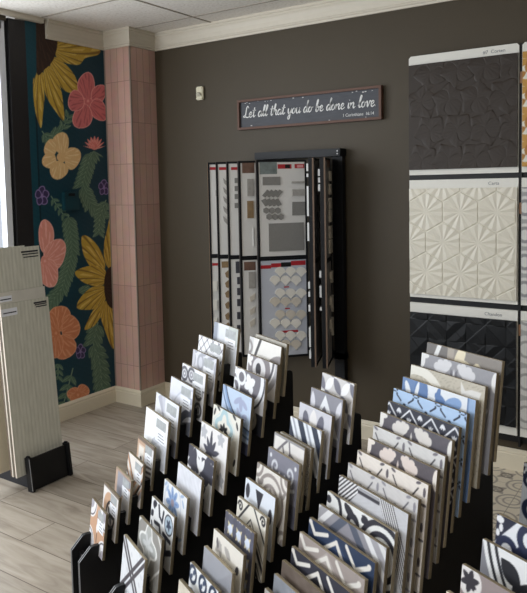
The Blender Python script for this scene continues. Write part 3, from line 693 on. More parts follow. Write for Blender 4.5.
# ---------------------------------------------------------------- sample tiles: across, along, top, width, height (metres, in the racks' own frame)
TILES = {
 1: [
  (-2.7110, 1.3695, 1.0053, 0.2194, 0.2000, 'white-stickered pale tile with a grey bar down its left edge, backmost of the far-left row'),
  (-2.7599, 1.3149, 0.9435, 0.2342, 0.2000, 'white tile with thin grey trellis lattice and label sticker in the far-left row'),
  (-2.7143, 1.2626, 0.8936, 0.2250, 0.2000, 'pale tile with soft grey overlapping ovals and sticker, far-left row, third from the back'),
  (-2.7128, 1.2092, 0.8403, 0.2272, 0.2000, 'white tile with dark grey ring scrolls and sticker in the far-left row'),
  (-2.7192, 1.1564, 0.7883, 0.2232, 0.2000, 'lilac-white tile with big dark swooping curves and sticker in the far-left row'),
  (-2.7322, 1.0908, 0.7263, 0.2384, 0.2135, 'pale tile with faint grey pinwheel triangles and sticker in the far-left row'),
  (-2.7268, 1.0408, 0.6726, 0.2377, 0.2092, 'plain white tile with one grey hexagon corner, tallest-looking of the far-left row'),
  (-2.6998, 0.9899, 0.5674, 0.1742, 0.1748, 'small tan and cream quartered tile just in front of the plain white hexagon-corner tile'),
  (-2.6759, 0.9363, 0.5154, 0.1688, 0.1754, 'small white tile with tan and black chevrons in the far-left row'),
  (-2.6812, 0.8840, 0.4617, 0.1705, 0.1735, 'small grey tile with tan concave corners in the far-left row'),
  (-2.6681, 0.8269, 0.4130, 0.1727, 0.1770, 'small tan disc tile with black swirl flower, second from the front of the far-left row'),
  (-2.6635, 0.7728, 0.3630, 0.1725, 0.1771, 'small tan tile with white rounded lantern outlines, frontmost of the far-left row'),
 ],
 2: [
  (-2.3774, 1.3886, 1.0054, 0.2299, 0.2000, 'greige tile peeking out behind the grey-arc tile at the back of the second row'),
  (-2.3789, 1.3608, 0.9991, 0.2365, 0.2114, 'white tile with dark diagonal line and broad grey arc, back of second row'),
  (-2.3206, 1.3165, 0.9455, 0.2175, 0.2000, 'grey and white curled arc tile behind the charcoal medallion tile, second row'),
  (-2.3126, 1.2542, 0.9060, 0.2281, 0.2120, 'charcoal tile with white star flower and white arc border in the second row'),
  (-2.3191, 1.2025, 0.8423, 0.2212, 0.2104, 'pale blue tile with darker blue arcs and grey leaves in the second row'),
  (-2.3077, 1.1534, 0.7756, 0.2119, 0.2057, 'cream tile with pale blue scalloped ring and black petals in the second row'),
  (-2.3064, 1.1002, 0.7196, 0.2115, 0.2056, 'white tile with dark grey leafy sprig and small grey stars in the second row'),
  (-2.3254, 1.0545, 0.6351, 0.2061, 0.1964, 'white tile with bold charcoal star flowers in the second row'),
  (-2.3108, 1.0013, 0.5821, 0.1980, 0.1977, 'plain pale marbled tile between the charcoal star tile and the blue rosette tile'),
  (-2.3195, 0.9481, 0.5261, 0.1969, 0.1981, 'white tile with blue rosette flower in the second row'),
  (-2.3166, 0.8954, 0.4740, 0.1996, 0.1974, 'white tile with black florid shapes and a blue-grey roundel in the second row'),
  (-2.3030, 0.8393, 0.4203, 0.2058, 0.2000, 'warm grey tile with white quatrefoil outline in the second row, second from the front'),
  (-2.3269, 0.7862, 0.3541, 0.2058, 0.2000, 'white tile with crossing grey double stripes, frontmost of the second row'),
 ],
 3: [
  (-1.8646, 1.3486, 0.9679, 0.1720, 0.1951, 'tile of white and grey petals on cream circles, backmost of the third row'),
  (-1.8691, 1.3044, 0.9229, 0.1741, 0.2000, 'grey tile with white triangle and white petals in the third row'),
  (-1.8775, 1.2629, 0.8777, 0.1786, 0.2000, 'pale lilac tile with two dark grey lotus petals in the third row'),
  (-1.8788, 1.2251, 0.8355, 0.1756, 0.1948, 'tile with navy and white diagonal stripes in the third row'),
  (-1.8800, 1.1842, 0.7903, 0.1783, 0.1941, 'speckled greige tile tucked behind the white honeycomb-line tile, third row'),
  (-1.8773, 1.1601, 0.7953, 0.1740, 0.2000, 'off-white tile with thin grey honeycomb lines in the third row'),
  (-1.8490, 1.1187, 0.7633, 0.1760, 0.2000, 'slate grey tile with pale curling scrolls in the third row'),
  (-1.8569, 1.0798, 0.7185, 0.1776, 0.1966, 'cream tile with taupe round medallion in the third row'),
  (-1.8665, 1.0416, 0.6727, 0.1775, 0.1925, 'icy white tile with black hourglass and dots in the third row'),
  (-1.8494, 1.0010, 0.6280, 0.1744, 0.1924, 'cream tile with black angular tribal chevrons in the third row'),
  (-1.8430, 0.9539, 0.5980, 0.1754, 0.2000, 'sandy tile with dark linked circles and white diamonds in the third row'),
  (-1.8444, 0.9118, 0.5498, 0.1854, 0.2000, 'cream tile with soft grey scrolling leaves in the third row'),
  (-1.8331, 0.8711, 0.5113, 0.1794, 0.2000, 'solid grey tile with raised pyramid facets near the front of the third row'),
  (-1.8452, 0.8294, 0.4678, 0.1851, 0.2000, 'white tile with navy arabesque rings, cut by the bottom of the photo'),
  (-1.8371, 0.7865, 0.4302, 0.2000, 0.2000, 'plain beige tile, frontmost one showing in the third row'),
 ],
 4: [
  (-1.5933, 1.5699, 1.0926, 0.2964, 0.2893, 'large taupe tile with white diagonal and cream petals, backmost of the big-tile row'),
  (-1.5820, 1.5352, 1.0663, 0.2940, 0.2912, 'large mid grey tile with pale cloud scallops, second from the back of the big-tile row'),
  (-1.5963, 1.5028, 1.0295, 0.2973, 0.2894, 'large mottled beige tile with a white arc in the big-tile row'),
  (-1.5986, 1.4698, 0.9948, 0.2943, 0.2890, 'large denim blue and white leaf pattern tile in the big-tile row'),
  (-1.6030, 1.4349, 0.9633, 0.2984, 0.2903, 'large light blue tile with thin navy lattice and dots in the big-tile row'),
  (-1.5911, 1.4010, 0.9314, 0.2894, 0.2919, 'large navy tile with white zigzag and little white sprigs in the big-tile row'),
  (-1.5867, 1.3662, 0.9043, 0.2925, 0.2929, 'large charcoal tile with pale cloud scallops just in front of the navy sprig tile'),
  (-1.5827, 1.3344, 0.8696, 0.2934, 0.2909, 'large light grey tile with dark petals and slanting dashes, between two charcoal cloud tiles'),
  (-1.5672, 1.3002, 0.8418, 0.2832, 0.2928, 'large charcoal tile with pinkish cloud scallops in the middle of the big-tile row'),
  (-1.5784, 1.2681, 0.8081, 0.2934, 0.2900, 'large ivory tile with black petals and dashes in front of the pinkish cloud tile'),
  (-1.5814, 1.2345, 0.7760, 0.2939, 0.2900, 'large pale grey tile with faded grey petals, behind the striped-corner tile'),
  (-1.5823, 1.2012, 0.7451, 0.2926, 0.2900, 'large grey tile with finely striped black and white corners in the big-tile row'),
  (-1.5964, 1.1676, 0.6999, 0.2936, 0.2900, 'large white tile with bold black scrolls in the big-tile row'),
  (-1.5934, 1.1340, 0.6696, 0.2941, 0.2900, 'large tile of grey and slate nested diamond bands in the big-tile row'),
  (-1.5975, 1.1007, 0.6367, 0.2924, 0.2900, 'large deep blue tile with white ogee chevrons in the big-tile row'),
  (-1.5987, 1.0671, 0.6026, 0.2932, 0.2900, 'large taupe tile with white ogee chevrons in the big-tile row'),
  (-1.5925, 1.0340, 0.5712, 0.2900, 0.2900, 'large black tile with white ogee chevrons in the big-tile row'),
  (-1.5919, 1.0005, 0.5404, 0.2900, 0.2900, 'large plain brown tile in front of the black ogee tile'),
  (-1.5818, 0.9670, 0.5164, 0.2900, 0.2900, 'large plain mid grey tile in front of the plain brown tile'),
  (-1.5788, 0.9335, 0.4863, 0.2900, 0.2900, 'large plain light stone tile at the bottom edge of the photo'),
 ],
 5: [
  (-1.1102, 1.3280, 0.7874, 0.2900, 0.2900, 'large white tile with navy scrolls, backmost in the bottom right corner'),
  (-1.1103, 1.2760, 0.7379, 0.2900, 0.2900, 'large white tile with black double arc and black fleur in the bottom right corner'),
  (-1.1104, 1.2060, 0.6958, 0.2900, 0.2900, 'large taupe tile with round star medallions in the bottom right corner'),
  (-1.1098, 1.1520, 0.6471, 0.2900, 0.2900, 'large plain off-white tile, lowest in the bottom right corner'),
 ],
}
# ---------------------------------------------------------------- tile racks
RYAW = 0.4356; LEAN = 0.1228
AX = Vector((math.cos(RYAW), -math.sin(RYAW), 0)); AY = Vector((math.sin(RYAW), math.cos(RYAW), 0))
UPV = Vector((0, 0, math.cos(LEAN))) + AY * math.sin(LEAN)
NV = AY * math.cos(LEAN) - Vector((0, 0, math.sin(LEAN)))      # into the tile
def rk(x, a, z):
    return AX * x + AY * a + Vector((0, 0, z))
def make_tile(row, idx, rec, pat, group, thick, facet=False, sticker=False, small=False):
    x, a, z, w, hgt, lab = rec
    org = AX * x + AY * a + Vector((0, 0, z)) - UPV * hgt                # bottom-left-front corner
    N = 116 if w > .25 else 66
    t = np.linspace(0, 1, N)
    g = np.zeros((N, N, 3)); ax = np.array(AX); up = np.array(UPV); nv = np.array(NV)
    S, T = np.meshgrid(t, t)
    # a mesh built about its own bottom centre
    loc = org + AX * (w / 2)
    g = (S[..., None] - .5) * w * ax + T[..., None] * hgt * up
    if facet:
        u = (S * 1.0); v = T
        fx = np.minimum(u / .3, (1 - u) / .7); fy = np.minimum(np.clip((v - .3) / .22, 0, 1), (1 - v) / .48)
        hgtf = np.minimum(fx, fy)
        g = g - hgtf[..., None] * .016 * nv
    colr = sample(lambda U, V: pat(U, V), N, N, 3)
    # rim: slightly worn edge
    me = grid_mesh('cement_tile', g, colr, extra=np.array(NV) * thick)
    o = link('cement_tile', me, [m_paint if not facet else m_glaze, m_edge if idx % 3 else m_edge2])
    o.location = loc
    tag(o, lab, 'tile', group)
    if sticker:
        bm = bmesh.new()
        def sp(u, v, d): return AX * (u - w / 2) + UPV * v - NV * d
        def quad(u0, v0, u1, v1, d, mi):
            vs = [bm.verts.new(sp(u, v, dd)) for dd in (d, d + .0004) for u, v in ((u0, v0), (u1, v0), (u1, v1), (u0, v1))]
            for f in ((0, 1, 2, 3), (7, 6, 5, 4), (0, 4, 5, 1), (1, 5, 6, 2), (2, 6, 7, 3), (3, 7, 4, 0)):
                bm.faces.new([vs[i] for i in f]).material_index = mi
        u0, u1 = (.5 * w, .93 * w); v0, v1 = (.5 * hgt, .74 * hgt)
        quad(u0, v0, u1, v1, .0006, 0)
        quad(u0 + .01 * w, .76 * hgt, u1 - .02 * w, .93 * hgt, .0006, 1)
        for k in range(3): quad(u0 + .03, v0 + .008 + k * .012, u1 - .008 - k * .006, v0 + .011 + k * .012, .0011, 2)
        s = bm_obj('label_sticker', bm, [m_sticker, mat('grey_photo_label', (170, 174, 176), var=.3, nscale=60), m_greyink], o)
    return o
def side_panel(parent, x0, th, tiles, zmin_front, tt, base, depth_back=.035):
    """slotted stepped plate: profile in (along, z), the tiles stand in its slots"""
    ts = sorted(tiles, key=lambda r: r[1])
    sl = []
    for r in ts:
        a, z, h_ = r[1], r[2], r[4]
        ab, zb = a - math.sin(LEAN) * h_, z - math.cos(LEAN) * h_
        sl.append([ab, zb, ab + tt / math.cos(LEAN) + .001])
    merged = [sl[0]]
    for s in sl[1:]:
        if s[0] - merged[-1][2] < .006:
            merged[-1][2] = s[2]; merged[-1][1] = min(merged[-1][1], s[1]) - .0
        else: merged.append(s)
    yf = merged[0][0] - .075
    top0 = merged[0][1] + .045
    pts = [(yf, 0.0), (yf, top0 - .05), (yf + .045, top0 - .003), (yf + .055, top0)]
    tl = math.tan(LEAN)
    for i, (a0, zb, a1) in enumerate(merged):
        lip = zb + .045
        nxt = (merged[i + 1][1] + .045) if i + 1 < len(merged) else lip + .045
        f0 = (a0 - .002 + (lip - zb) * tl, lip); b0 = (a0 - .002 - .003 * tl, zb - .003)
        b1 = (a1 + .002, zb - .003); f1 = (a1 + .002 + (nxt - zb) * tl, nxt)
        if pts[-1][0] < f0[0] - .001: pts.append(f0)
        pts += [b0, b1, f1]
    zt = pts[-1][1]; yb = pts[-1][0] + depth_back
    pts += [(yb - .012, zt), (yb - .003, zt - .004), (yb, zt - .014), (yb, 0.0)]
    bm = bmesh.new()
    prism_bm(bm, pts, x0, x0 + th, 1, 0, frame=lambda x, a, z: tuple(rk(x, a, z) - base))
    bmesh.ops.recalc_face_normals(bm, faces=bm.faces[:])
    o = bm_obj('side_panel', bm, [m_black, m_black], parent)
    # edge band along the front chamfer, window light painted into its pale grey
    bm = bmesh.new()
    e = [(yf - .0012, .0), (yf - .0012, top0 - .05), (yf + .045, top0 - .0018), (yf + .0455, top0 - .0035), (yf, top0 - .052), (yf, .0)]
    for k0, k1 in ((x0 + .001, x0 + .004), (x0 + th - .004, x0 + th - .001)):
        prism_bm(bm, e, k0, k1, 0, 0, frame=lambda x, a, z: tuple(rk(x, a, z) - base))
    bm_obj('edge_band', bm, m_edgeband, o)
    return yf, yb, zt, top0
def tile_rack(tiles, xa, xb, th, label, tt):
    base = rk((xa + xb) / 2, tiles[len(tiles) // 2][1], 0)
    t = empty('tile_rack', base)
    tag(t, label, 'rack', 'black stepped tile racks')
    for x0 in (xa, xb - th):
        yf, yb, zt, top0 = side_panel(t, x0, th, tiles, 0, tt, base)
    def cross(name, a0, a1, z0, z1):
        bm = bmesh.new()
        prism_bm(bm, [(a0, z0), (a1, z0), (a1, z1), (a0, z1)], xa + th, xb - th, 0, 0, frame=lambda x, a, z: tuple(rk(x, a, z) - base))
        bm_obj(name, bm, m_black, t)
    cross('front_board', yf + .03, yf + .045, 0, top0 - .06)
    cross('back_board', yb - .03, yb - .015, 0.0, zt - .1)
    cross('base_board', yf + .045, yb - .03, .0, .02)
    return t
GR = {1: 'sample tiles in the far-left rack', 2: 'sample tiles in the second rack from the left', 3: 'sample tiles in the third rack from the left',
      4: 'large sample tiles in the front right rack', 5: 'large sample tiles in the bottom right rack'}
PT = {1: R1P, 2: R2P, 3: R3P, 4: R4P, 5: R5P}
TH = .0115
for k, rows in TILES.items():
    for i, rec in enumerate(rows):
        make_tile(k, i, rec, PT[k][i], GR[k], TH, facet=(k == 3 and i == 12), sticker=(k == 1))
def extend(rows, n, da, dz, w=None):
    """slot positions that carry on down the slope past the photo's lower edge"""
    l = list(rows[-1]); out = list(rows)
    for i in range(n):
        l = [l[0], l[1] - da, l[2] - dz] + l[3:]; out.append(tuple(l))
    return out
r = TILES
tile_rack([t for t in r[1]], -2.655, -2.53, .018, 'black stepped tile rack at far left, nearest the floral mural', TH)
tile_rack([t for t in r[2]], -2.29, -2.165, .018, 'black stepped tile rack holding the second row of tiles', TH)
tile_rack(extend(r[3], 3, .043, .046), -1.83, -1.705, .018, 'black stepped tile rack holding the third row, with the navy striped tile', TH)
tile_rack(extend(r[4], 6, .0335, .034), -1.52, -1.35, .018, 'black stepped rack holding the long row of large tiles', TH)
tile_rack(extend(r[5], 6, .055, .046), -1.06, -.89, .018, 'black stepped rack in the bottom right corner', TH)
# last rack, just showing at the right edge
r6 = [(-1.4 + .0, 1.80 + .05 * i, .709 + .05 * i, .2, .2, 'navy and white scroll tile standing at the right edge of the photo') for i in range(1)]
for i, rec in enumerate(r6):
    make_tile(6, i, rec, p_navy_scroll, 'sample tiles at the right edge', TH)
tile_rack([r6[0]] + [(-1.4, 1.80 + .05 * i, .709 + .05 * i, .2, .2, '') for i in range(1, 5)], -1.34, -1.22, .018, 'black stepped rack whose edge shows at the far right', TH)
# ---------------------------------------------------------------- room shell
def plane_obj(name, pts, m):
    bm = bmesh.new(); bm.faces.new([bm.verts.new(p) for p in pts]); me = bpy.data.meshes.new(name); bm.to_mesh(me); bm.free()
    return struct(link(name, me, m))
def node_mat(name):
    m = bpy.data.materials.new(name); m.use_nodes = True
    return m, m.node_tree, m.node_tree.nodes['Principled BSDF']
def ramp(nt, fac, stops):
    r = nt.nodes.new('ShaderNodeValToRGB'); nt.links.new(fac, r.inputs[0])
    while len(r.color_ramp.elements) < len(stops): r.color_ramp.elements.new(.5)
    for e, (p, c) in zip(r.color_ramp.elements, stops): e.position = p; e.color = rgb(c)
    return r
# plank floor
m, nt, b = node_mat('wood_look_planks')
tc = nt.nodes.new('ShaderNodeTexCoord'); mp = nt.nodes.new('ShaderNodeMapping'); nt.links.new(tc.outputs['Object'], mp.inputs[0])
mp.inputs['Location'].default_value = (.25, -.08, 0)
br = nt.nodes.new('ShaderNodeTexBrick'); nt.links.new(mp.outputs[0], br.inputs['Vector'])
br.inputs['Scale'].default_value = 1; br.inputs['Brick Width'].default_value = 1.2; br.inputs['Row Height'].default_value = .2; br.inputs['Mortar Size'].default_value = .0022
br.inputs['Color1'].default_value = (.0, .0, .0, 1); br.inputs['Color2'].default_value = (1, 1, 1, 1); br.inputs['Mortar'].default_value = (.7, .7, .7, 1); br.offset = .37
mp2 = nt.nodes.new('ShaderNodeMapping'); nt.links.new(tc.outputs['Object'], mp2.inputs[0]); mp2.inputs['Scale'].default_value = (1.3, 9, 1)
n1 = nt.nodes.new('ShaderNodeTexNoise'); n1.inputs['Scale'].default_value = 2.2; n1.inputs['Detail'].default_value = 7; n1.inputs['Distortion'].default_value = 1.2
ad = nt.nodes.new('ShaderNodeVectorMath'); nt.links.new(mp2.outputs[0], ad.inputs[0]); sc_ = nt.nodes.new('ShaderNodeVectorMath'); sc_.operation = 'SCALE'; sc_.inputs['Scale'].default_value = 7.0
nt.links.new(br.outputs['Color'], sc_.inputs[0]); nt.links.new(sc_.outputs[0], ad.inputs[1]); nt.links.new(ad.outputs[0], n1.inputs['Vector'])
r1 = ramp(nt, n1.outputs['Fac'], [(.22, (134, 122, 108)), (.5, (168, 157, 142)), (.78, (186, 176, 162))])
hs = nt.nodes.new('ShaderNodeMix'); hs.data_type = 'RGBA'; hs.blend_type = 'MULTIPLY'; hs.inputs['Factor'].default_value = .25
nt.links.new(r1.outputs[0], hs.inputs['A']); nt.links.new(br.outputs['Color'], hs.inputs['B'])
mm = nt.nodes.new('ShaderNodeMix'); mm.data_type = 'RGBA'; nt.links.new(br.outputs['Fac'], mm.inputs['Factor']); nt.links.new(hs.outputs['Result'], mm.inputs['A']); mm.inputs['B'].default_value = rgb((96, 84, 72))
nt.links.new(mm.outputs['Result'], b.inputs['Base Color']); b.inputs['Roughness'].default_value = .42
bp = nt.nodes.new('ShaderNodeBump'); bp.inputs['Strength'].default_value = .25; bp.inputs['Distance'].default_value = .003; nt.links.new(n1.outputs['Fac'], bp.inputs['Height']); nt.links.new(bp.outputs[0], b.inputs['Normal'])
m_planks = m
def slab(name, x0, y0, z0, x1, y1, z1, m):
    return struct(box(name, (x0, y0, z0), (x1, y1, z1), m))
slab('floor', XM - .3, YF - .1, -.06, -1.25, YW + .1, 0, m_planks)
# patterned cement floor on the right: arabesque greys
def p_floor(U, V):
    c = Cv(U, V, (222, 212, 194)); u = (U * 5) % 1; v = (V * 9) % 1; col = (160, 152, 142)
    for cx, cy in ((0, 0), (1, 0), (0, 1), (1, 1)):
        c.f(RG(u, v, cx, cy, .36, .03), col); c.f(RG(u, v, cx, cy, .2, .025), col)
    for a in (45, 135, 225, 315): c.f(PET(u, v, .5, .5, a, .3, .07), col)
    c.f(RG(u, v, .5, .5, .14, .03), (120, 112, 106)); c.f((u < .015) | (v < .015), (150, 142, 130)); return c.c
nx, ny = 260, 470
X_, Y_ = np.meshgrid(np.linspace(-1.25, -.25, nx), np.linspace(2.05, YW, ny))
me = grid_mesh('floor', np.stack([X_, Y_, X_ * 0], -1), sample(p_floor, nx, ny, 2), extra=(0, 0, -.06))
struct(link('floor', me, [paint_mat('patterned_floor_tile', rough=.4), m_edge]))
slab('floor', -1.25, YF - .1, -.06, XR + .1, 2.05, 0, m_planks)
slab('floor', -.25, 2.05, -.06, XR + .1, YW + .1, 0, m_planks)
# ceiling: drop-ceiling tiles
m, nt, b = node_mat('acoustic_ceiling_tile')
tc = nt.nodes.new('ShaderNodeTexCoord')
n1 = nt.nodes.new('ShaderNodeTexNoise'); n1.inputs['Scale'].default_value = 55; n1.inputs['Detail'].default_value = 8; nt.links.new(tc.outputs['Object'], n1.inputs['Vector'])
v1 = nt.nodes.new('ShaderNodeTexNoise'); v1.inputs['Scale'].default_value = 1.7; nt.links.new(tc.outputs['Object'], v1.inputs['Vector'])
r1 = ramp(nt, n1.outputs['Fac'], [(.3, (214, 207, 198)), (.46, (232, 227, 219)), (.7, (238, 234, 227))])
nt.links.new(r1.outputs[0], b.inputs['Base Color']); b.inputs['Roughness'].default_value = .95
bp = nt.nodes.new('ShaderNodeBump'); bp.inputs['Strength'].default_value = .5; bp.inputs['Distance'].default_value = .004; nt.links.new(n1.outputs['Fac'], bp.inputs['Height']); nt.links.new(bp.outputs[0], b.inputs['Normal'])
slab('ceiling', XM - .3, YF - .1, HC, XR + .1, YW + .1, HC + .08, m)
bm = bmesh.new()
m_gridbar = mat('ceiling_grid_bar', (158, 150, 138), rough=.6, var=.05)
for x in [-3.58 - .61 * 0] + [-2.97 + 1.22 * k for k in range(5)]:
    if x > -3.5: box_bm(bm, x - .006, YF, HC - .004, x + .006, YW - .02, HC + .002)
for k in range(10):
    y = 3.61 - .61 * k
    if y > YF: box_bm(bm, XM + .05, y - .006, HC - .0045, XR, y + .006, HC + .002)
struct(bm_obj('trim_1', bm, m_gridbar))
# walls
slab('wall_back', XM - .3, YW, 0, XR + .1, YW + .1, HC, m_wall)
slab('wall_right', XR, YF, 0, XR + .1, YW, HC, m_wall)
# pillar faced with pink tile
m, nt, b = node_mat('pink_stacked_tile')
tc = nt.nodes.new('ShaderNodeTexCoord'); sx = nt.nodes.new('ShaderNodeSeparateXYZ'); nt.links.new(tc.outputs['Object'], sx.inputs[0])
cx = nt.nodes.new('ShaderNodeCombineXYZ'); su = nt.nodes.new('ShaderNodeMath'); su.operation = 'ADD'; nt.links.new(sx.outputs['X'], su.inputs[0]); nt.links.new(sx.outputs['Y'], su.inputs[1])
nt.links.new(su.outputs[0], cx.inputs['X']); nt.links.new(sx.outputs['Z'], cx.inputs['Y'])
br = nt.nodes.new('ShaderNodeTexBrick'); nt.links.new(cx.outputs[0], br.inputs['Vector']); br.offset = 0
br.inputs['Scale'].default_value = 1; br.inputs['Brick Width'].default_value = .0655; br.inputs['Row Height'].default_value = .2975; br.inputs['Mortar Size'].default_value = .0022; br.inputs['Mortar Smooth'].default_value = .3
br.inputs['Color1'].default_value = rgb((208, 172, 158)); br.inputs['Color2'].default_value = rgb((194, 158, 146)); br.inputs['Mortar'].default_value = rgb((156, 128, 118))
n1 = nt.nodes.new('ShaderNodeTexNoise'); n1.inputs['Scale'].default_value = 14; n1.inputs['Detail'].default_value = 3; nt.links.new(tc.outputs['Object'], n1.inputs['Vector'])
mx = nt.nodes.new('ShaderNodeMix'); mx.data_type = 'RGBA'; mx.blend_type = 'OVERLAY'; mx.inputs['Factor'].default_value = .25; nt.links.new(br.outputs['Color'], mx.inputs['A']); nt.links.new(n1.outputs['Color'], mx.inputs['B'])
hs = nt.nodes.new('ShaderNodeMix'); hs.data_type = 'RGBA'; hs.inputs['Factor'].default_value = .5; nt.links.new(mx.outputs['Result'], hs.inputs['A']); nt.links.new(br.outputs['Color'], hs.inputs['B'])
nt.links.new(hs.outputs['Result'], b.inputs['Base Color']); b.inputs['Roughness'].default_value = .34
iv = nt.nodes.new('ShaderNodeMath'); iv.operation = 'MULTIPLY_ADD'; nt.links.new(br.outputs['Fac'], iv.inputs[0]); iv.inputs[1].default_value = -1.0; nt.links.new(n1.outputs['Fac'], iv.inputs[2])
bp = nt.nodes.new('ShaderNodeBump'); bp.inputs['Strength'].default_value = .5; bp.inputs['Distance'].default_value = .004; nt.links.new(iv.outputs[0], bp.inputs['Height']); nt.links.new(bp.outputs[0], b.inputs['Normal'])
b.inputs['Specular IOR Level'].default_value = .4
m_pink = m
o = box('wall_pillar', (0, 0, 0), (XC - XM, YW - YC, HC), m_pink); o.location = (XM, YC, 0); struct(o)
for v in o.data.vertices: pass
bm = bmesh.new(); box_bm(bm, XC - .007, YC - .003, .1, XC + .003, YC + .007, ZCR + .02); box_bm(bm, XM + .0, YC - .004, .1, XM + .01, YC, ZCR + .02)
struct(bm_obj('trim_2', bm, mat('steel_corner_trim', (150, 138, 128), rough=.4, metal=.3)))
# crown moulding and baseboards swept round the pillar
def sweep(name, path, prof, m):
    bm = bmesh.new(); rings = []
    n = len(path)
    for i, p in enumerate(path):
        p = Vector(p)
        def nrm(a, b): d = (Vector(b) - Vector(a)).normalized(); return Vector((d.y, -d.x))
        if i == 0: o2 = nrm(path[0], path[1])
        elif i == n - 1: o2 = nrm(path[-2], path[-1])
        else:
            a_, b_ = nrm(path[i - 1], p), nrm(p, path[i + 1]); o2 = (a_ + b_) / (1 + a_.dot(b_))
        rings.append([bm.verts.new((p.x + o2.x * o, p.y + o2.y * o, z)) for o, z in prof])
    k = len(prof)
    for i in range(n - 1):
        for j in range(k): bm.faces.new((rings[i][j], rings[i + 1][j], rings[i + 1][(j + 1) % k], rings[i][(j + 1) % k]))
    bm.faces.new(rings[0]); bm.faces.new(rings[-1][::-1])
    return struct(bm_obj(name, bm, m))
cp = [(0, ZCR), (.012, ZCR), (.014, ZCR + .012), (.02, ZCR + .016), (.02, ZCR + .026), (.012, ZCR + .03), (.016, ZCR + .06), (.026, ZCR + .085), (.034, ZCR + .096), (.034, ZCR + .106), (.04, ZCR + .11), (.04, HC), (0, HC)]
sweep('trim_3', [(XM, 3.06), (XM, YC), (XC, YC), (XC, YW), (XR, YW)], cp, m_crown)
bpf = [(0, 0), (.016, 0), (.016, .088), (.012, .094), (.015, .1), (.013, .108), (.006, .116), (.004, ZB), (0, ZB)]
sweep('baseboard_left', [(XM, 2.97), (XM, YC), (XC, YC), (XC, YW), (XR, YW)], bpf, m_trim)
# ---------------------------------------------------------------- painted mural on the left wall
def wp(px, py):                                        # where a point of the painting lies on the wall: (y, z)
    q = on_plane(px, py, (XM, 0, 0), (1, 0, 0)); return (q.y, q.z)
def smooth(pts, n=6):
    out = []; N = len(pts)
    for i in range(N):
        p0, p1, p2, p3 = pts[i - 1], pts[i], pts[(i + 1) % N], pts[(i + 2) % N]
        for k in range(n):
            t = k / n
            out.append(tuple(.5 * (2 * p1[j] + (p2[j] - p0[j]) * t + (2 * p0[j] - 5 * p1[j] + 4 * p2[j] - p3[j]) * t * t + (3 * p1[j] - p0[j] - 3 * p2[j] + p3[j]) * t ** 3) for j in (0, 1)))
    return out
TEAL = (18, 54, 66)
GOLD, GOLD2, GOLD3 = (182, 150, 60), (206, 178, 96), (128, 100, 46)
PINK, PINK2, PINK3 = (198, 110, 110), (218, 148, 142), (168, 86, 90)
CORAL, CORAL2 = (214, 142, 128), (226, 166, 154)
ORNG, ORNG2 = (198, 124, 88), (214, 152, 116)
SAND, SAND2 = (216, 178, 126), (228, 200, 152)
LEAF, LEAF2 = (80, 104, 86), (114, 136, 112)
PURP, PURP2 = (58, 46, 82), (134, 116, 160)
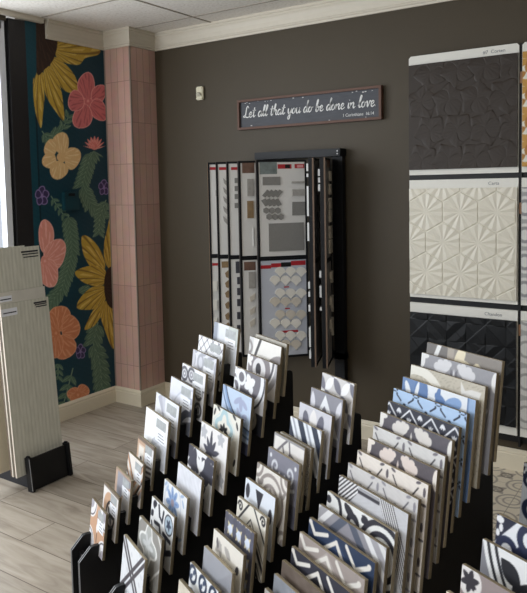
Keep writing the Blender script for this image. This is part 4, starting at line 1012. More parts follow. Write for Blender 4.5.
def mural(U, V):
    c = Cv(U, V, TEAL)                                  # U = y, V = z in metres
    n = np.sin(U * 310 + 9 * np.sin(V * 21)) * .5 + np.sin(V * 170 + U * 90) * .5
    c.f(U < 2.955, (16, 62, 74)); c.f((U < 2.965) & (U > 2.953), (10, 34, 42))
    def poly(pts, col, hi=None, axis=None, sm=True):
        q = [wp(*p) for p in pts]; q = smooth(q) if sm else q
        ys = [p[0] for p in q]; zs = [p[1] for p in q]
        bb = (U > min(ys)) & (U < max(ys)) & (V > min(zs)) & (V < max(zs))
        m = np.zeros(U.shape, bool)
        if not bb.any(): return m
        m[bb] = PG(U[bb], V[bb], q)
        c.f(m, col)
        if hi is not None:
            a0, a1 = [wp(*p) for p in axis]; dx, dy = a1[0] - a0[0], a1[1] - a0[1]; L = math.hypot(dx, dy) + 1e-9
            s = ((U - a0[0]) * dy - (V - a0[1]) * dx) / L; t = ((U - a0[0]) * dx + (V - a0[1]) * dy) / L
            w = s / (t + .04)
            c.f(m & (np.sin(w * 42 + t * 9) > .35) & (np.sin(t * 38 + w * 17) > -.3), hi[0])
            if len(hi) > 1: c.f(m & (np.sin(w * 31 + 2 + t * 14) > .78), hi[1])
        return m
    def ellp(cx, cy, rx, ry, g=0, n_=14, wob=.06):
        g = math.radians(g); o = []
        for k in range(n_):
            a = 2 * PI * k / n_; r = 1 + wob * math.sin(3 * a + cx); x = rx * r * math.cos(a); y = ry * r * math.sin(a)
            o.append((cx + x * math.cos(g) - y * math.sin(g), cy + x * math.sin(g) + y * math.cos(g)))
        return o
    def blossom(cx, cy, petals, col, hi, rim):
        poly(ellp(cx, cy, 4.5, 5.5), col)
        for px, py, rx, ry, g in petals:
            poly(ellp(px, py, rx + .8, ry + .8, g), rim); poly(ellp(px, py, rx, ry, g), col, [hi], ((cx, cy), (px, py)))
        poly(ellp(cx, cy, 3.2, 4), col); poly(ellp(cx, cy, 1.2, 1.5), rim)
    def leafstem(pts, size, dens=9, col=LEAF):
        for i in range(len(pts) - 1):
            (x0, y0), (x1, y1) = pts[i], pts[i + 1]
            poly([(x0 - .6, y0), (x0 + .6, y0), (x1 + .6, y1), (x1 - .6, y1)], LEAF2, sm=False)
        tot = sum(math.dist(pts[i], pts[i + 1]) for i in range(len(pts) - 1)); k = int(tot / dens)
        for j in range(k + 1):
            d = j * dens
            for i in range(len(pts) - 1):
                L = math.dist(pts[i], pts[i + 1])
                if d <= L or i == len(pts) - 2: break
                d -= L
            t = min(1, d / L); x = pts[i][0] + (pts[i + 1][0] - pts[i][0]) * t; y = pts[i][1] + (pts[i + 1][1] - pts[i][1]) * t
            dx, dy = (pts[i][0] - pts[i + 1][0]) / L, (pts[i][1] - pts[i + 1][1]) / L
            for s in (-1, 1):
                vx, vy = dx * .75 - dy * s * .66, dy * .75 + dx * s * .66; wx_, wy_ = -vy, vx
                tip = (x + vx * size, y + vy * size)
                q = [(x, y), (x + vx * size * .4 + wx_ * size * .24, y + vy * size * .4 + wy_ * size * .24), tip, (x + vx * size * .4 - wx_ * size * .24, y + vy * size * .4 - wy_ * size * .24)]
                poly(q, col, [LEAF2], ((x, y), tip))
    hi = [GOLD2, GOLD3]
    # leaves first
    leafstem([(56, 134), (47, 138), (42, 131)], 9, 5); leafstem([(68, 118), (62, 130), (50, 136)], 9, 6)
    leafstem([(102, 216), (90, 204), (82, 184), (90, 158), (91, 152)][::-1][::-1], 12, 5)
    leafstem([(99, 231), (100, 216), (106, 200)], 9, 5)
    leafstem([(63, 214), (56, 204), (51, 196)], 7, 6)
    leafstem([(51, 302), (61, 290), (67, 272), (72, 252), (71, 235), (68, 214)], 12, 5)
    leafstem([(102, 386), (101, 372), (99, 358), (93, 343), (98, 322)], 14, 7)
    leafstem([(64, 402), (69, 384), (73, 368)], 11, 9); leafstem([(58, 376), (58, 364)], 8, 6)
    poly(ellp(84.6, 290, 6, 4.5, -20), LEAF, [LEAF2], ((80, 292), (89, 288)))
    # gold flower, top left
    for pts, ax in (([(57, 41), (72, 42), (88, 46), (100, 50), (97.5, 55), (85.6, 58), (79, 64.7), (66, 63), (56, 56)], ((54, 48), (98, 52))),
                    ([(55, 57), (65.4, 64), (74.7, 75.6), (78.5, 87.5), (74.7, 93.4), (63.7, 90), (55.3, 77), (50, 64)], ((50, 58), (77, 92))),
                    ([(44.3, 69), (51, 67), (57.8, 80.7), (62, 94.2), (64, 120), (55.3, 111), (46.9, 97.6), (43.5, 84)], ((46, 68), (63, 118))),
                    ([(33.4, 77.3), (37, 70), (42.6, 72), (44, 87.5), (44.5, 97.6), (43, 112.7), (41, 128), (36, 114.4), (33.4, 96)], ((40, 70), (40, 126)))):
        poly(pts, GOLD, hi, ax)
    poly([(36, 18), (56, 28), (57.5, 42), (56, 52), (52, 62), (45, 69), (36.5, 72)], (48, 32, 24), [(62, 42, 32)], ((40, 30), (50, 60)))
    poly([(36, 22), (36.5, 73), (34, 80), (30, 60), (30, 22)], (16, 62, 74), sm=False)
    blossom(88, 101, [(86.5, 86, 8, 13, 0), (98.5, 94.5, 6.5, 10, 20), (98.5, 110, 7.5, 11, -25), (82.5, 116.5, 9, 12, 15), (76, 101, 7.5, 10, 0)], PINK, PINK3, PINK2)
    blossom(61.5, 157, [(61, 143, 7.5, 10, 0), (72.3, 158, 7.5, 10.5, 10), (58.5, 170, 8.5, 8.5, 0), (49.5, 160.5, 6.5, 7.5, 0), (50.5, 148, 5.5, 8, 10)], SAND, SAND2, SAND)
    for k in range(9):
        a = math.radians(-90 + (k - 4) * 19); x, y = 94.5, 149
        tx, ty = x + 11.5 * math.cos(a), y + 13 * math.sin(a)
        poly([(x - 2.5, y), ((x + tx) / 2 - 2, (y + ty) / 2), (tx, ty), ((x + tx) / 2 + 2, (y + ty) / 2), (x + 2.5, y)], (206, 118, 108), [(222, 160, 150)], ((x, y), (tx, ty)))
    for a in (150, 120, 60, 30): 
        r_ = math.radians(a); poly([(94, 151), (94 + 5 * math.cos(r_) - 2, 152 + 5 * math.sin(r_)), (94 + 11 * math.cos(r_), 152 + 11 * math.sin(r_)), (94 + 5 * math.cos(r_) + 2, 152 + 5 * math.sin(r_))], LEAF, [LEAF2], ((94, 151), (94 + 9 * math.cos(r_), 151 + 9 * math.sin(r_))))
    for cx, cy, s in ((42, 196, 1.25), (104, 187.5, 1.0), (80.5, 351.6, .95)):
        for k in range(5):
            a = math.radians(72 * k - 90); poly(ellp(cx + 3.1 * s * math.cos(a), cy + 4.6 * s * math.sin(a), 2.7 * s, 3.6 * s), PURP2); poly(ellp(cx + 3.1 * s * math.cos(a), cy + 4.6 * s * math.sin(a), 2 * s, 2.8 * s), PURP)
        poly(ellp(cx, cy, 1, 1.3), PURP2)
    blossom(45, 261, [(46, 236, 7, 16, 0), (55, 254, 10, 15, 15), (48, 273, 10, 13.5, -10)], CORAL, CORAL2, CORAL2)
    blossom(56, 333, [(60, 318, 10, 12, 0), (70.5, 328, 8.5, 12.5, 0), (65, 347, 10, 12, 20), (54, 345, 9, 12, 0), (50, 325, 8, 12, 0)], ORNG, ORNG2, ORNG2)
    blossom(78, 395, [(74, 394, 6, 6, 0), (83, 391, 5.5, 6, 0), (79, 399, 8, 7, 0)], ORNG, ORNG2, ORNG2)
    # big gold flower behind the pillar
    for pts, ax in (([(112, 212), (107, 230), (104, 245), (105, 262), (112, 268), (118, 240)], ((110, 268), (110, 215))),
                    ([(82, 236), (91.5, 239), (101.7, 252.6), (105, 268), (96, 270), (89.8, 266), (83, 252.6)], ((106, 272), (83, 238))),
                    ([(75, 272), (89, 266), (104, 268), (106, 282), (98, 286), (89.8, 285), (81, 280.7)], ((108, 280), (76, 272))),
                    ([(77, 308), (81, 297), (93, 286.7), (106, 287), (105, 301), (98, 307), (89.8, 309.8)], ((106, 290), (78, 308))),
                    ([(84.7, 329.7), (88, 320), (95, 308), (106, 302), (104, 310), (100.5, 317), (94, 326)], ((108, 298), (85, 329))),
                    ([(99.6, 309), (112, 300), (116, 328), (113.5, 349), (106, 333.4)], ((108, 302), (113, 346)))):
        poly(pts, GOLD, hi, ax)
    poly(ellp(115, 287, 11.5, 21), (44, 30, 24), [(70, 50, 40)], ((106, 287), (118, 287)))
    c.c += (n * 2.5)[..., None]
    c.c *= 1.06
    return np.clip(c.c, 0, 255)
y0, y1, z0, z1 = 2.90, YC, 0.0, HC
nx, ny = 190, 640
def mfn(U, V): return mural(y0 + U * (y1 - y0), z0 + V * (z1 - z0))
Yg, Zg = np.meshgrid(np.linspace(y0, y1, nx), np.linspace(z0, z1, ny))
me = grid_mesh('wall_left', np.stack([Yg * 0 + XM, Yg, Zg], -1), sample(mfn, nx, ny, 2), extra=(-.1, 0, 0))
struct(link('wall_left', me, [paint_mat('mural_paint', rough=.5, bump=.1, nvar=.04, spec=.3), m_wall]))
# teal sounder box painted over with the mural
q0 = on_plane(61, 192, (XM, 0, 0), (1, 0, 0)); q1 = on_plane(76.5, 210, (XM, 0, 0), (1, 0, 0))
m_teal = mat('teal_paint', (14, 58, 68), rough=.4)
t = empty('wall_box', (XM, (q0.y + q1.y) / 2, q1.z)); tag(t, 'small teal painted box fixed to the floral mural', 'alarm box')
hh = q0.z - q1.z; hw = (q1.y - q0.y) / 2
box('housing', (0.0, -hw, 0), (.035, hw, hh * .72), m_teal, t, .004); box('lid', (0.0, -hw * .95, hh * .72), (.03, hw * .95, hh), m_teal, t, .004)
box('lens', (.03, -hw * .4, hh * .78), (.034, hw * .45, hh * .92), m_black, t, .001)
# storefront window to the left of the mural, and its head strip
m_frame_w = mat('white_window_frame', (214, 216, 222), rough=.35); m_dark = mat('dark_bronze_frame', (26, 24, 26), rough=.45, var=.2, nscale=30, bump=.3)
slab('window_1', XM - .08, 2.775, 0, XM + .0, 2.90, HC - .04, m_dark)                     # dark post beside the mural
g, nt, b = node_mat('window_glass')
nt.nodes.remove(b); out = nt.nodes['Material Output']; tr = nt.nodes.new('ShaderNodeBsdfTransparent'); gl = nt.nodes.new('ShaderNodeBsdfGlossy'); gl.inputs['Roughness'].default_value = .02
mxs = nt.nodes.new('ShaderNodeMixShader'); mxs.inputs[0].default_value = .06; nt.links.new(tr.outputs[0], mxs.inputs[1]); nt.links.new(gl.outputs[0], mxs.inputs[2]); nt.links.new(mxs.outputs[0], out.inputs[0])
def window(name, a, b_, z0, z1, axis, pos, n):
    """framed glazing between a and b_ along an axis"""
    bm = bmesh.new(); w = .045
    def bar(u0, u1, za, zb, d0=-.05, d1=.0, mi=0):
        if axis == 'y': box_bm(bm, pos + d0, u0, za, pos + d1, u1, zb, mi)
        else: box_bm(bm, u0, pos + d0, za, u1, pos + d1, zb, mi)
    for k in range(n + 1):
        u = a + (b_ - a) * k / n; bar(u - w / 2, u + w / 2, z0, z1)
    bar(a, b_, z0, z0 + .06); bar(a, b_, z1 - .05, z1)
    o = struct(bm_obj(name, bm, m_frame_w))
    bm = bmesh.new(); bar(a + w / 2, b_ - w / 2, z0 + .06, z1 - .05, -.03, -.024); bm_obj('pane', bm, g, o)
    return o
window('window_2', -2.3, 2.735, .1, HC - .06, 'y', XM - .02, 3)
slab('trim_4', XM - .07, 2.757, .0, XM - .02, 2.775, HC - .04, m_black)
slab('wall_left', XM - .1, YF, 0, XM, 2.76, .1, m_wall); slab('wall_left', XM - .1, YF, HC - .06, XM, 2.76, HC, m_wall); slab('wall_left', XM - .1, YF, .1, XM, -2.33, HC - .06, m_wall)
slab('trim_5', XM, YF, 2.712, XM + .03, 3.03, HC, m_crown)
# shop front behind the photographer
window('window_3', -3.2, .2, .1, 2.5, 'x', YF, 3)
slab('wall_front', XM - .1, YF - .1, 0, XR, YF, .1, m_wall); slab('wall_front', XM - .1, YF - .1, 2.5, XR, YF, HC, m_wall)
slab('wall_front', XM - .1, YF - .1, .1, -3.23, YF, 2.5, m_wall); slab('wall_front', .23, YF - .1, .1, XR, YF, 2.5, m_wall)
# pavement outside
slab('ground_outside', XM - 9, YF - 9, -.2, XM - .35, YW + 6, -.08, mat('pavement', (170, 168, 162), rough=.9)); slab('ground_outside', XM - .35, YF - 9, -.2, XR + 4, YF - .15, -.08, MATS['pavement'])
# ---------------------------------------------------------------- things on the back wall
# thermostat-like sensor
t = empty('wall_sensor', (-3.099, YW, 2.225)); tag(t, 'small cream plastic sensor high on the dark wall, left of the framed sign', 'sensor')
m_cream = mat('cream_plastic', (222, 216, 190), rough=.35, var=.02)
box('housing', (-.03, -.026, 0), (.03, 0, .094), m_cream, t, .006)
bm = bmesh.new(); cyl_bm(bm, (0, -.034, .03), (0, -.024, .04), .019, 20); bm_obj('lens', bm, mat('cream_lens', (206, 202, 184), rough=.25), t, smooth=False)
box('lower_rim', (-.027, -.03, .004), (.027, -.024, .014), m_cream, t, .002)
# framed lettered sign
SX0, SX1, SZ0, SZ1 = -2.765, -1.702, 1.990, 2.192
t = empty('framed_sign', ((SX0 + SX1) / 2, YW, SZ0)); tag(t, 'long dark slate sign in a brown wooden frame reading a phrase about love', 'sign')
hw = (SX1 - SX0) / 2; hh = SZ1 - SZ0
m_fw = mat('walnut_frame', (92, 60, 44), rough=.55, var=.3, nscale=9, stretch=(2, 10, 30), bump=.2)
for a, b_ in (((-hw, -.035, 0), (hw, -.002, .016)), ((-hw, -.035, hh - .016), (hw, -.002, hh)), ((-hw, -.035, .016), (-hw + .018, -.002, hh - .016)), ((hw - .018, -.035, .016), (hw, -.002, hh - .016))):
    box('frame_rail', a, b_, m_fw, t, .002)
m_slate = mat('slate_panel', (64, 66, 73), rough=.6, var=.35, nscale=6, stretch=(2, 1, 22))
box('panel', (-hw + .018, -.018, .016), (hw - .018, -.003, hh - .016), m_slate, t)
bm = bmesh.new(); rnd = random.Random(3)
for k in range(18):
    x = rnd.uniform(-hw + .03, hw - .03); z = rnd.choice([rnd.uniform(.018, .03), hh - rnd.uniform(.018, .03)]); s = rnd.uniform(.002, .006)
    box('paint_chip', (x - s, -.0188, z - s * .4), (x + s, -.0178, z + s * .4), m_white, t)
GL = {'L': (1.25, [[(1.0, 1.75), (.75, 2.15), (.5, 1.9), (.45, 1.2), (.42, .5), (.2, .08), (-.08, .2), (.15, .38), (.6, .08), (1.1, .0), (1.35, .25)]]),
      'e': (.82, [[(0, .4), (.45, .52), (.58, .85), (.36, 1.0), (.12, .65), (.2, .12), (.5, 0), (.85, .32)]]),
      't': (.72, [[(.36, 1.8), (.27, .9), (.26, .25), (.42, 0), (.75, .32)], [(-.05, 1.2), (.7, 1.28)]]),
      'a': (.98, [[(.68, .85), (.4, 1.0), (.1, .65), (.12, .15), (.38, .02), (.65, .5), (.74, .98), (.7, .3), (.82, 0), (1.05, .3)]]),
      'l': (.6, [[(0, .3), (.38, 1.2), (.5, 1.95), (.32, 2.05), (.2, 1.3), (.18, .35), (.36, 0), (.66, .3)]]),
      'h': (.95, [[(0, .4), (.35, 1.3), (.42, 2.0), (.24, 2.0), (.14, 1.1), (.1, 0), (.2, .62), (.46, 1.0), (.62, .8), (.6, .25), (.74, 0), (1.0, .3)]]),
      'y': (.92, [[(.08, 1), (.1, .4), (.28, .05), (.55, .3), (.7, 1), (.66, .1), (.5, -.85), (.22, -.95), (.2, -.55), (.92, .3)]]),
      'o': (.92, [[(.5, .98), (.16, .8), (.08, .35), (.32, .0), (.64, .25), (.66, .75), (.45, 1), (.6, .82), (1.0, .85)]]),
      'u': (1.0, [[(.06, 1), (.06, .3), (.25, 0), (.52, .2), (.7, 1), (.68, .25), (.8, 0), (1.05, .3)]]),
      'd': (1.0, [[(.62, .85), (.36, 1), (.08, .6), (.14, .1), (.42, .04), (.64, .7), (.76, 1.5), (.86, 2.0), (.74, 2.1), (.7, 1.4), (.7, .3), (.84, 0), (1.06, .3)]]),
      'b': (.86, [[(0, .4), (.34, 1.3), (.42, 2.0), (.24, 2.0), (.12, .9), (.16, .1), (.44, 0), (.66, .45), (.5, .9), (.3, .8), (.6, .72), (.9, .8)]]),
      'n': (.95, [[(.05, 1), (.1, .5), (.1, 0), (.2, .66), (.46, 1.0), (.62, .8), (.6, .25), (.74, 0), (1.0, .3)]]),
      'i': (.5, [[(.14, 1), (.12, .25), (.28, 0), (.55, .3)], [(.2, 1.42), (.22, 1.5)]]),
      'v': (.86, [[(.03, 1), (.18, .85), (.34, 0), (.6, .7), (.64, 1.02), (.9, .88)]]), '.': (.3, [[(.1, .04), (.14, .08)]])}
def stroke_bm(bm, pts, w, y, s, ox, oz, slant=.18):
    P = [(ox + (x + z * slant) * s, oz + z * s) for x, z in pts]
    Q = []
    for i in range(len(P) - 1):
        p0 = P[max(i - 1, 0)]; p1 = P[i]; p2 = P[i + 1]; p3 = P[min(i + 2, len(P) - 1)]
        for k in range(4):
            t_ = k / 4; Q.append(tuple(.5 * (2 * p1[j] + (p2[j] - p0[j]) * t_ + (2 * p0[j] - 5 * p1[j] + 4 * p2[j] - p3[j]) * t_ * t_ + (3 * p1[j] - p0[j] - 3 * p2[j] + p3[j]) * t_ ** 3) for j in (0, 1)))
    Q.append(P[-1]); ring = []
    for i, q in enumerate(Q):
        a = Q[max(i - 1, 0)]; b_ = Q[min(i + 1, len(Q) - 1)]; dx, dz = b_[0] - a[0], b_[1] - a[1]; L = math.hypot(dx, dz) + 1e-9
        ww = w * (1.25 if dz < 0 else .8); nx_, nz = -dz / L * ww, dx / L * ww
        ring.append([bm.verts.new((q[0] + nx_ * sg, yy_, q[1] + nz * sg)) for sg, yy_ in ((1, y), (-1, y), (-1, y + .0015), (1, y + .0015))])
    for i in range(len(ring) - 1):
        for j in range(4): bm.faces.new((ring[i][j], ring[i + 1][j], ring[i + 1][(j + 1) % 4], ring[i][(j + 1) % 4]))
    bm.faces.new(ring[0]); bm.faces.new(ring[-1][::-1])
def script_text(txt, x0, x1, z, sv, w, parent, y, mat_, name='lettering', rise=0):
    tot = sum(GL[ch][0] if ch != ' ' else .62 for ch in txt); s = (x1 - x0) / tot
    bm = bmesh.new(); x = x0
    for ch in txt:
        if ch == ' ': x += .62 * s; continue
        adv, strokes = GL[ch]
        for st in strokes: stroke_bm(bm, st, w, y, s, x, z + rise * (x - x0))
        x += adv * s
    return bm_obj(name, bm, mat_, parent)
m_letter = mat('white_lettering', (226, 226, 224), rough=.6, var=.02)
script_text('Let all that you do be done in love.', -hw + .045, hw - .04, .082, 1, .0031, t, -.0205, m_letter)
def text_mesh(body, size, m, parent, loc, rot, name='lettering', sx=1.0):
    cu = bpy.data.curves.new(name, 'FONT'); cu.body = body; cu.size = size; cu.extrude = .0004; cu.align_x = 'CENTER'
    tmp = bpy.data.objects.new(name, cu); COL.objects.link(tmp)
    dg = bpy.context.evaluated_depsgraph_get(); me = bpy.data.meshes.new_from_object(tmp.evaluated_get(dg))
    bpy.data.objects.remove(tmp); o = link(name, me, m, parent); o.location = loc; o.rotation_euler = rot; o.scale = (sx, 1, 1); return o
text_mesh('1 Corinthians  16:14', .027, m_letter, t, (hw - .16, -.0195, .033), (PI / 2, 0, 0), sx=.95)

# ---- wall boards (tile panels on foam boards)
BX0, BX1, BY = -1.522, -.909, YW - .045
COLS = [(BX0, BX1), (-.893, -.28)]
ROWS = [(1.651, 2.331), (.9377, 1.6222), (.212, .9046)]
m_foam = mat('white_foam_board', (226, 224, 216), rough=.6, var=.02)
def face_grid(x0, x1, z0, z1, nx, ny, hf, colr, thick=.012, y=BY - .012):
    """relief sheet facing the room: hf(U,V) = height towards the viewer in metres, U,V in metres"""
    U, V = np.meshgrid(np.linspace(0, x1 - x0, nx), np.linspace(0, z1 - z0, ny))
    H = hf(U, V) if hf else U * 0
    P = np.stack([U - (x1 - x0) / 2, -H, V], -1)
    return grid_mesh('tile_sheet', P, colr, extra=(0, thick, 0))
def h_floral(U, V):
    H = U * 0
    rnd = random.Random(11)
    for i in range(4):
        for j in range(4):
            cx = .08 + i * .155 + .05 * (j % 2); cz = .05 + j * .165; rot = rnd.uniform(0, 90)
            for k in range(5):
                a = math.radians(rot + 72 * k); x = (U - cx) * math.cos(a) + (V - cz) * math.sin(a); y = -(U - cx) * math.sin(a) + (V - cz) * math.cos(a)
                t_ = np.clip(x / .1, 0, 1); w = .052 * np.sin(PI * t_ ** .75) ** .8 + 1e-4; q = np.clip(1 - (y / w) ** 2, 0, 1) * (x > 0) * (x < .1)
                h_ = .5 * q ** .5 * (.0035 + .004 * t_ * (.6 + .4 * np.sin(y * 60 + k))) + .0002 * q * np.cos(y / (x + .02) * 22)
                H = np.where((h_ > 0) & (k % 2 == 0) | (h_ > H), h_, H)
    return H
def h_star(U, V):
    s = .2; r3 = math.sqrt(3)
    best = None
    for ox, oz in ((0, 0), (s / 2, s * r3 / 2)):
        x = ((U - .1 - ox + s / 2) % s) - s / 2; z = ((V - .133 - oz + s * r3 / 2) % (s * r3)) - s * r3 / 2
        hexd = np.maximum(np.abs(x), np.abs(x) * .5 + np.abs(z) * r3 / 2)
        if best is None: best = hexd; bx, bz = x, z
        else:
            m_ = hexd < best; best = np.where(m_, hexd, best); bx = np.where(m_, x, bx); bz = np.where(m_, z, bz)
    r_ = np.hypot(bx, bz); a = np.degrees(np.arctan2(bz, bx)) % 30
    tri = 1 - np.abs(a - 15) / 15            # 0 on the spokes to the corners' midlines, 1 between
    H = np.sqrt(r_ * .06) * tri * .05 + .003
    edge = np.clip((s / 2 - best) / .004, 0, 1)
    return H * edge
def h_tri(U, V):
    s = .11; i = np.floor(U / s); j = np.floor(V / s); u = U / s - i; v = V / s - j
    k = (np.sin(i * 12.9898 + j * 78.233) * 43758.5453) % 1
    a = np.where(k < .25, u + v, np.where(k < .5, u + 1 - v, np.where(k < .75, 2 * np.abs(u - v), 2 * np.abs(u + v - 1))))
    q = np.where(a > 1, 2 - a, a)
    q2 = np.minimum(np.minimum(u, 1 - u), np.minimum(v, 1 - v))
    step = np.where(k * 7 % 1 < .5, (u > v) * .3, (u + v > 1) * .3)
    return .0045 * q + .002 * step * 2 + .004 * q2 * (k * 3 % 1)
m_b1 = mat('brown_floral_relief', (50, 41, 34), rough=.48, var=.1, nscale=8, spec=.3)
m_b2 = mat('cream_relief_tile', (214, 208, 192), rough=.38, var=.02)
m_b3 = mat('black_facet_tile', (9, 12, 16), rough=.4, var=.1, spec=.35)
def p_amber(U, V):
    c = Cv(U, V, (222, 218, 206)); 
    for i in range(4):
        for j in range(5):
            x, y = i * .3 + .03, j * .24 + .1; c.f(RG(U, V, x, y, .09, .03), (190, 140, 62)); c.f(PET(U, V, x, y, 60, .13, .04) | PET(U, V, x, y, 200, .13, .04), (168, 116, 48))
    return c.c
def p_lace(U, V):
    c = Cv(U, V, (206, 204, 200)); 
    for i in range(4):
        for j in range(5):
            x, y = i * .3 + .03, j * .24 + .1; c.f(RG(U, V, x, y, .12, .018), (158, 156, 156)); c.f(RG(U, V, x, y, .06, .014), (140, 138, 140))
    return c.c
def p_lantern(U, V):
    c = Cv(U, V, (186, 184, 180)); 
    for i in range(4):
        for j in range(4):
            x, y = i * .32 + .05, j * .3 + .14; c.f(E(U, V, x, y, .15, .16), (160, 158, 156)); c.f(E(U, V, x, y, .12, .13), (198, 196, 192)); c.f(RG(U, V, x, y, .07, .012), (150, 148, 146))
    return c.c
BD = [(0, 0, h_floral, None, m_b1, 'large dark brown panel of overlapping flower relief, top of the wall boards', .052, .03, '#7  Corten', True),
      (0, 1, h_star, None, m_b2, 'large cream panel of folded star hexagons in the middle of the wall boards', .05, .022, 'Carta', True),
      (0, 2, h_tri, None, m_b3, 'large black panel of triangular facets, lowest wall board', .055, .05, 'Chandon', True),
      (1, 0, None, p_amber, m_paint, 'amber and white patterned panel at the right edge, beside the brown flower panel', .05, .03, '', False),
      (1, 1, None, p_lace, m_paint, 'pale grey lace pattern panel at the right edge, beside the cream star panel', .05, .03, '', False),
      (1, 2, None, p_lantern, m_paint, 'light grey lantern pattern panel at the right edge, beside the black panel', .05, .05, '', False)]
for ci, ri, hf, cf, mm_, lab, top, bot, word, wr in BD:
    x0, x1 = COLS[ci]; z0, z1 = ROWS[ri]
    t = empty('wall_tile_board', ((x0 + x1) / 2, BY, z0)); tag(t, lab, 'tile board', 'tile boards hung on the back wall')
    w2 = (x1 - x0) / 2
    bm = bmesh.new(); H_ = z1 - z0; c_ = .012 if ri == 0 else .0
    prof = [(-w2, 0), (w2, 0), (w2, H_ - c_), (w2 - c_, H_), (-w2 + c_, H_), (-w2, H_ - c_)] if c_ else [(-w2, 0), (w2, 0), (w2, H_), (-w2, H_)]
    A = [bm.verts.new((a, -.004, z)) for a, z in prof]; B = [bm.verts.new((a, .012, z)) for a, z in prof]
    bm.faces.new(A); bm.faces.new(B[::-1]); n_ = len(prof)
    for i in range(n_): bm.faces.new((A[i], B[i], B[(i + 1) % n_], A[(i + 1) % n_]))
    bm_obj('foam_backing', bm, m_foam, t)
    if hf is not None or ci == 0:
        me = face_grid(x0 + .004, x1 - .004, z0 + bot, z1 - top, 260 if hf is not h_tri else 240, 260, hf, None)
        o = link('tile_sheet', me, [mm_, mm_], t)
    else:
        colr = sample(cf, 160, 180, 2); me = face_grid(x0 + .004, x1 - .004, z0 + bot, z1 - top, 160, 180, None, colr)
        o = link('tile_sheet', me, [m_paint, m_edge], t)
    o.location = (0, -.0165, bot)
    if word:
        text_mesh(word, .026, m_greyink, t, (w2 - .13, -.0048, z1 - z0 - top * .7), (PI / 2, 0, 0), 'handwriting', sx=1.0)
t = empty('board_rack', (-.9, YW, .15)); tag(t, 'black backing frame behind the tall column of wall tile boards', 'rack')
for x0, x1 in ((-1.528 + .9, -.905 + .9), (-.897 + .9, -.27 + .9)):
    box('back_panel', (x0, -.03, .02), (x1, -.002, 2.172), m_black, t)
box('centre_post', (-.0035, -.045, 0), (.0075, -.002, 2.18), m_black, t)
m_tab = mat('tan_bracket', (150, 110, 80), rough=.6)
for z in (1.97, 1.28, .62): box('bracket', (-.004, -.052, z), (.009, -.045, z + .06), m_tab, t)

# ---- wing rack of swinging sample panels
t = empty('wing_rack', (-2.27, YW, 0)); tag(t, 'black wall rack of swinging sample panels below the framed sign', 'display rack')
def W(p): return (p[0] + 2.27, p[1] - YW, p[2])
def wbox(name, a, b_, m, par=t, bv=0): return box(name, W(a), W(b_), m, par, bv)
wbox('top_rail', (-2.592, 3.76, 1.781), (-1.955, YW - .002, 1.828), m_blackmetal, bv=.002)
wbox('bottom_rail', (-2.592, 3.79, .50), (-1.955, YW - .002, .545), m_blackmetal, bv=.002)
wbox('upright', (-2.026, 3.79, .0), (-1.955, YW - .017, 1.781), m_blackmetal, bv=.002)
wbox('upright', (-2.592, 3.79, .0), (-2.53, YW - .017, 1.781), m_blackmetal, bv=.002)
for z in (1.795, 1.812, .24, .27):
    bm = bmesh.new(); cyl_bm(bm, W((-1.97, 3.752 if z > 1 else 3.784, z)), W((-1.97, 3.761 if z > 1 else 3.791, z)), .004, 10); bm_obj('bolt', bm, mat('zinc_bolt', (190, 190, 190), metal=.6), t)
ZT, ZS, ZB2 = 1.768, 1.147, .505
m_tan2 = mat('dark_tan_edge', (112, 92, 76), rough=.6, var=.15)
m_cool = mat('cool_white_board', (186, 190, 200), rough=.5, var=.02)
PAGES = [((-2.56, 3.78), (-2.835, 3.565)), ((-2.48, 3.78), (-2.757, 3.553)), ((-2.40, 3.78), (-2.668, 3.55)), ((-2.33, 3.78), (-2.565, 3.535)),
         ((-2.21, 3.78), (-2.432, 3.545)), ((-2.125, 3.775), (-2.035, 3.54)), ((-2.047, 3.775), (-1.962, 3.55))]
m_sil = mat('silver_panel_edge', (92, 84, 80), rough=.4, metal=.3)
m_stone1 = mat('grey_stone_chip', (128, 126, 122), rough=.6, var=.25, nscale=90, stretch=(1, 1, 6)); m_stone2 = mat('ash_chip', (160, 156, 150), rough=.6, var=.2, nscale=60)
m_fan = mat('ivory_fan_chip', (228, 224, 214), rough=.3, var=.06, nscale=25); m_fan2 = mat('warm_ivory_fan_chip', (206, 198, 184), rough=.3, var=.1, nscale=25)
m_wchip = mat('white_gloss_chip', (228, 228, 226), rough=.25, var=.02); m_bchip = mat('brown_chip', (140, 116, 84), rough=.5, var=.3, nscale=40); m_dchip = mat('dark_chip', (66, 66, 72), rough=.4, var=.2, nscale=50)
m_photo = mat('room_photo', (120, 130, 128), rough=.4, var=.6, nscale=25); m_photo2 = mat('brown_room_photo', (110, 84, 72), rough=.4, var=.6, nscale=20)
m_pagew = mat('page_board', (216, 214, 210), rough=.5, var=.02); m_pageg = mat('grey_page_board', (120, 118, 118), rough=.55, var=.08)
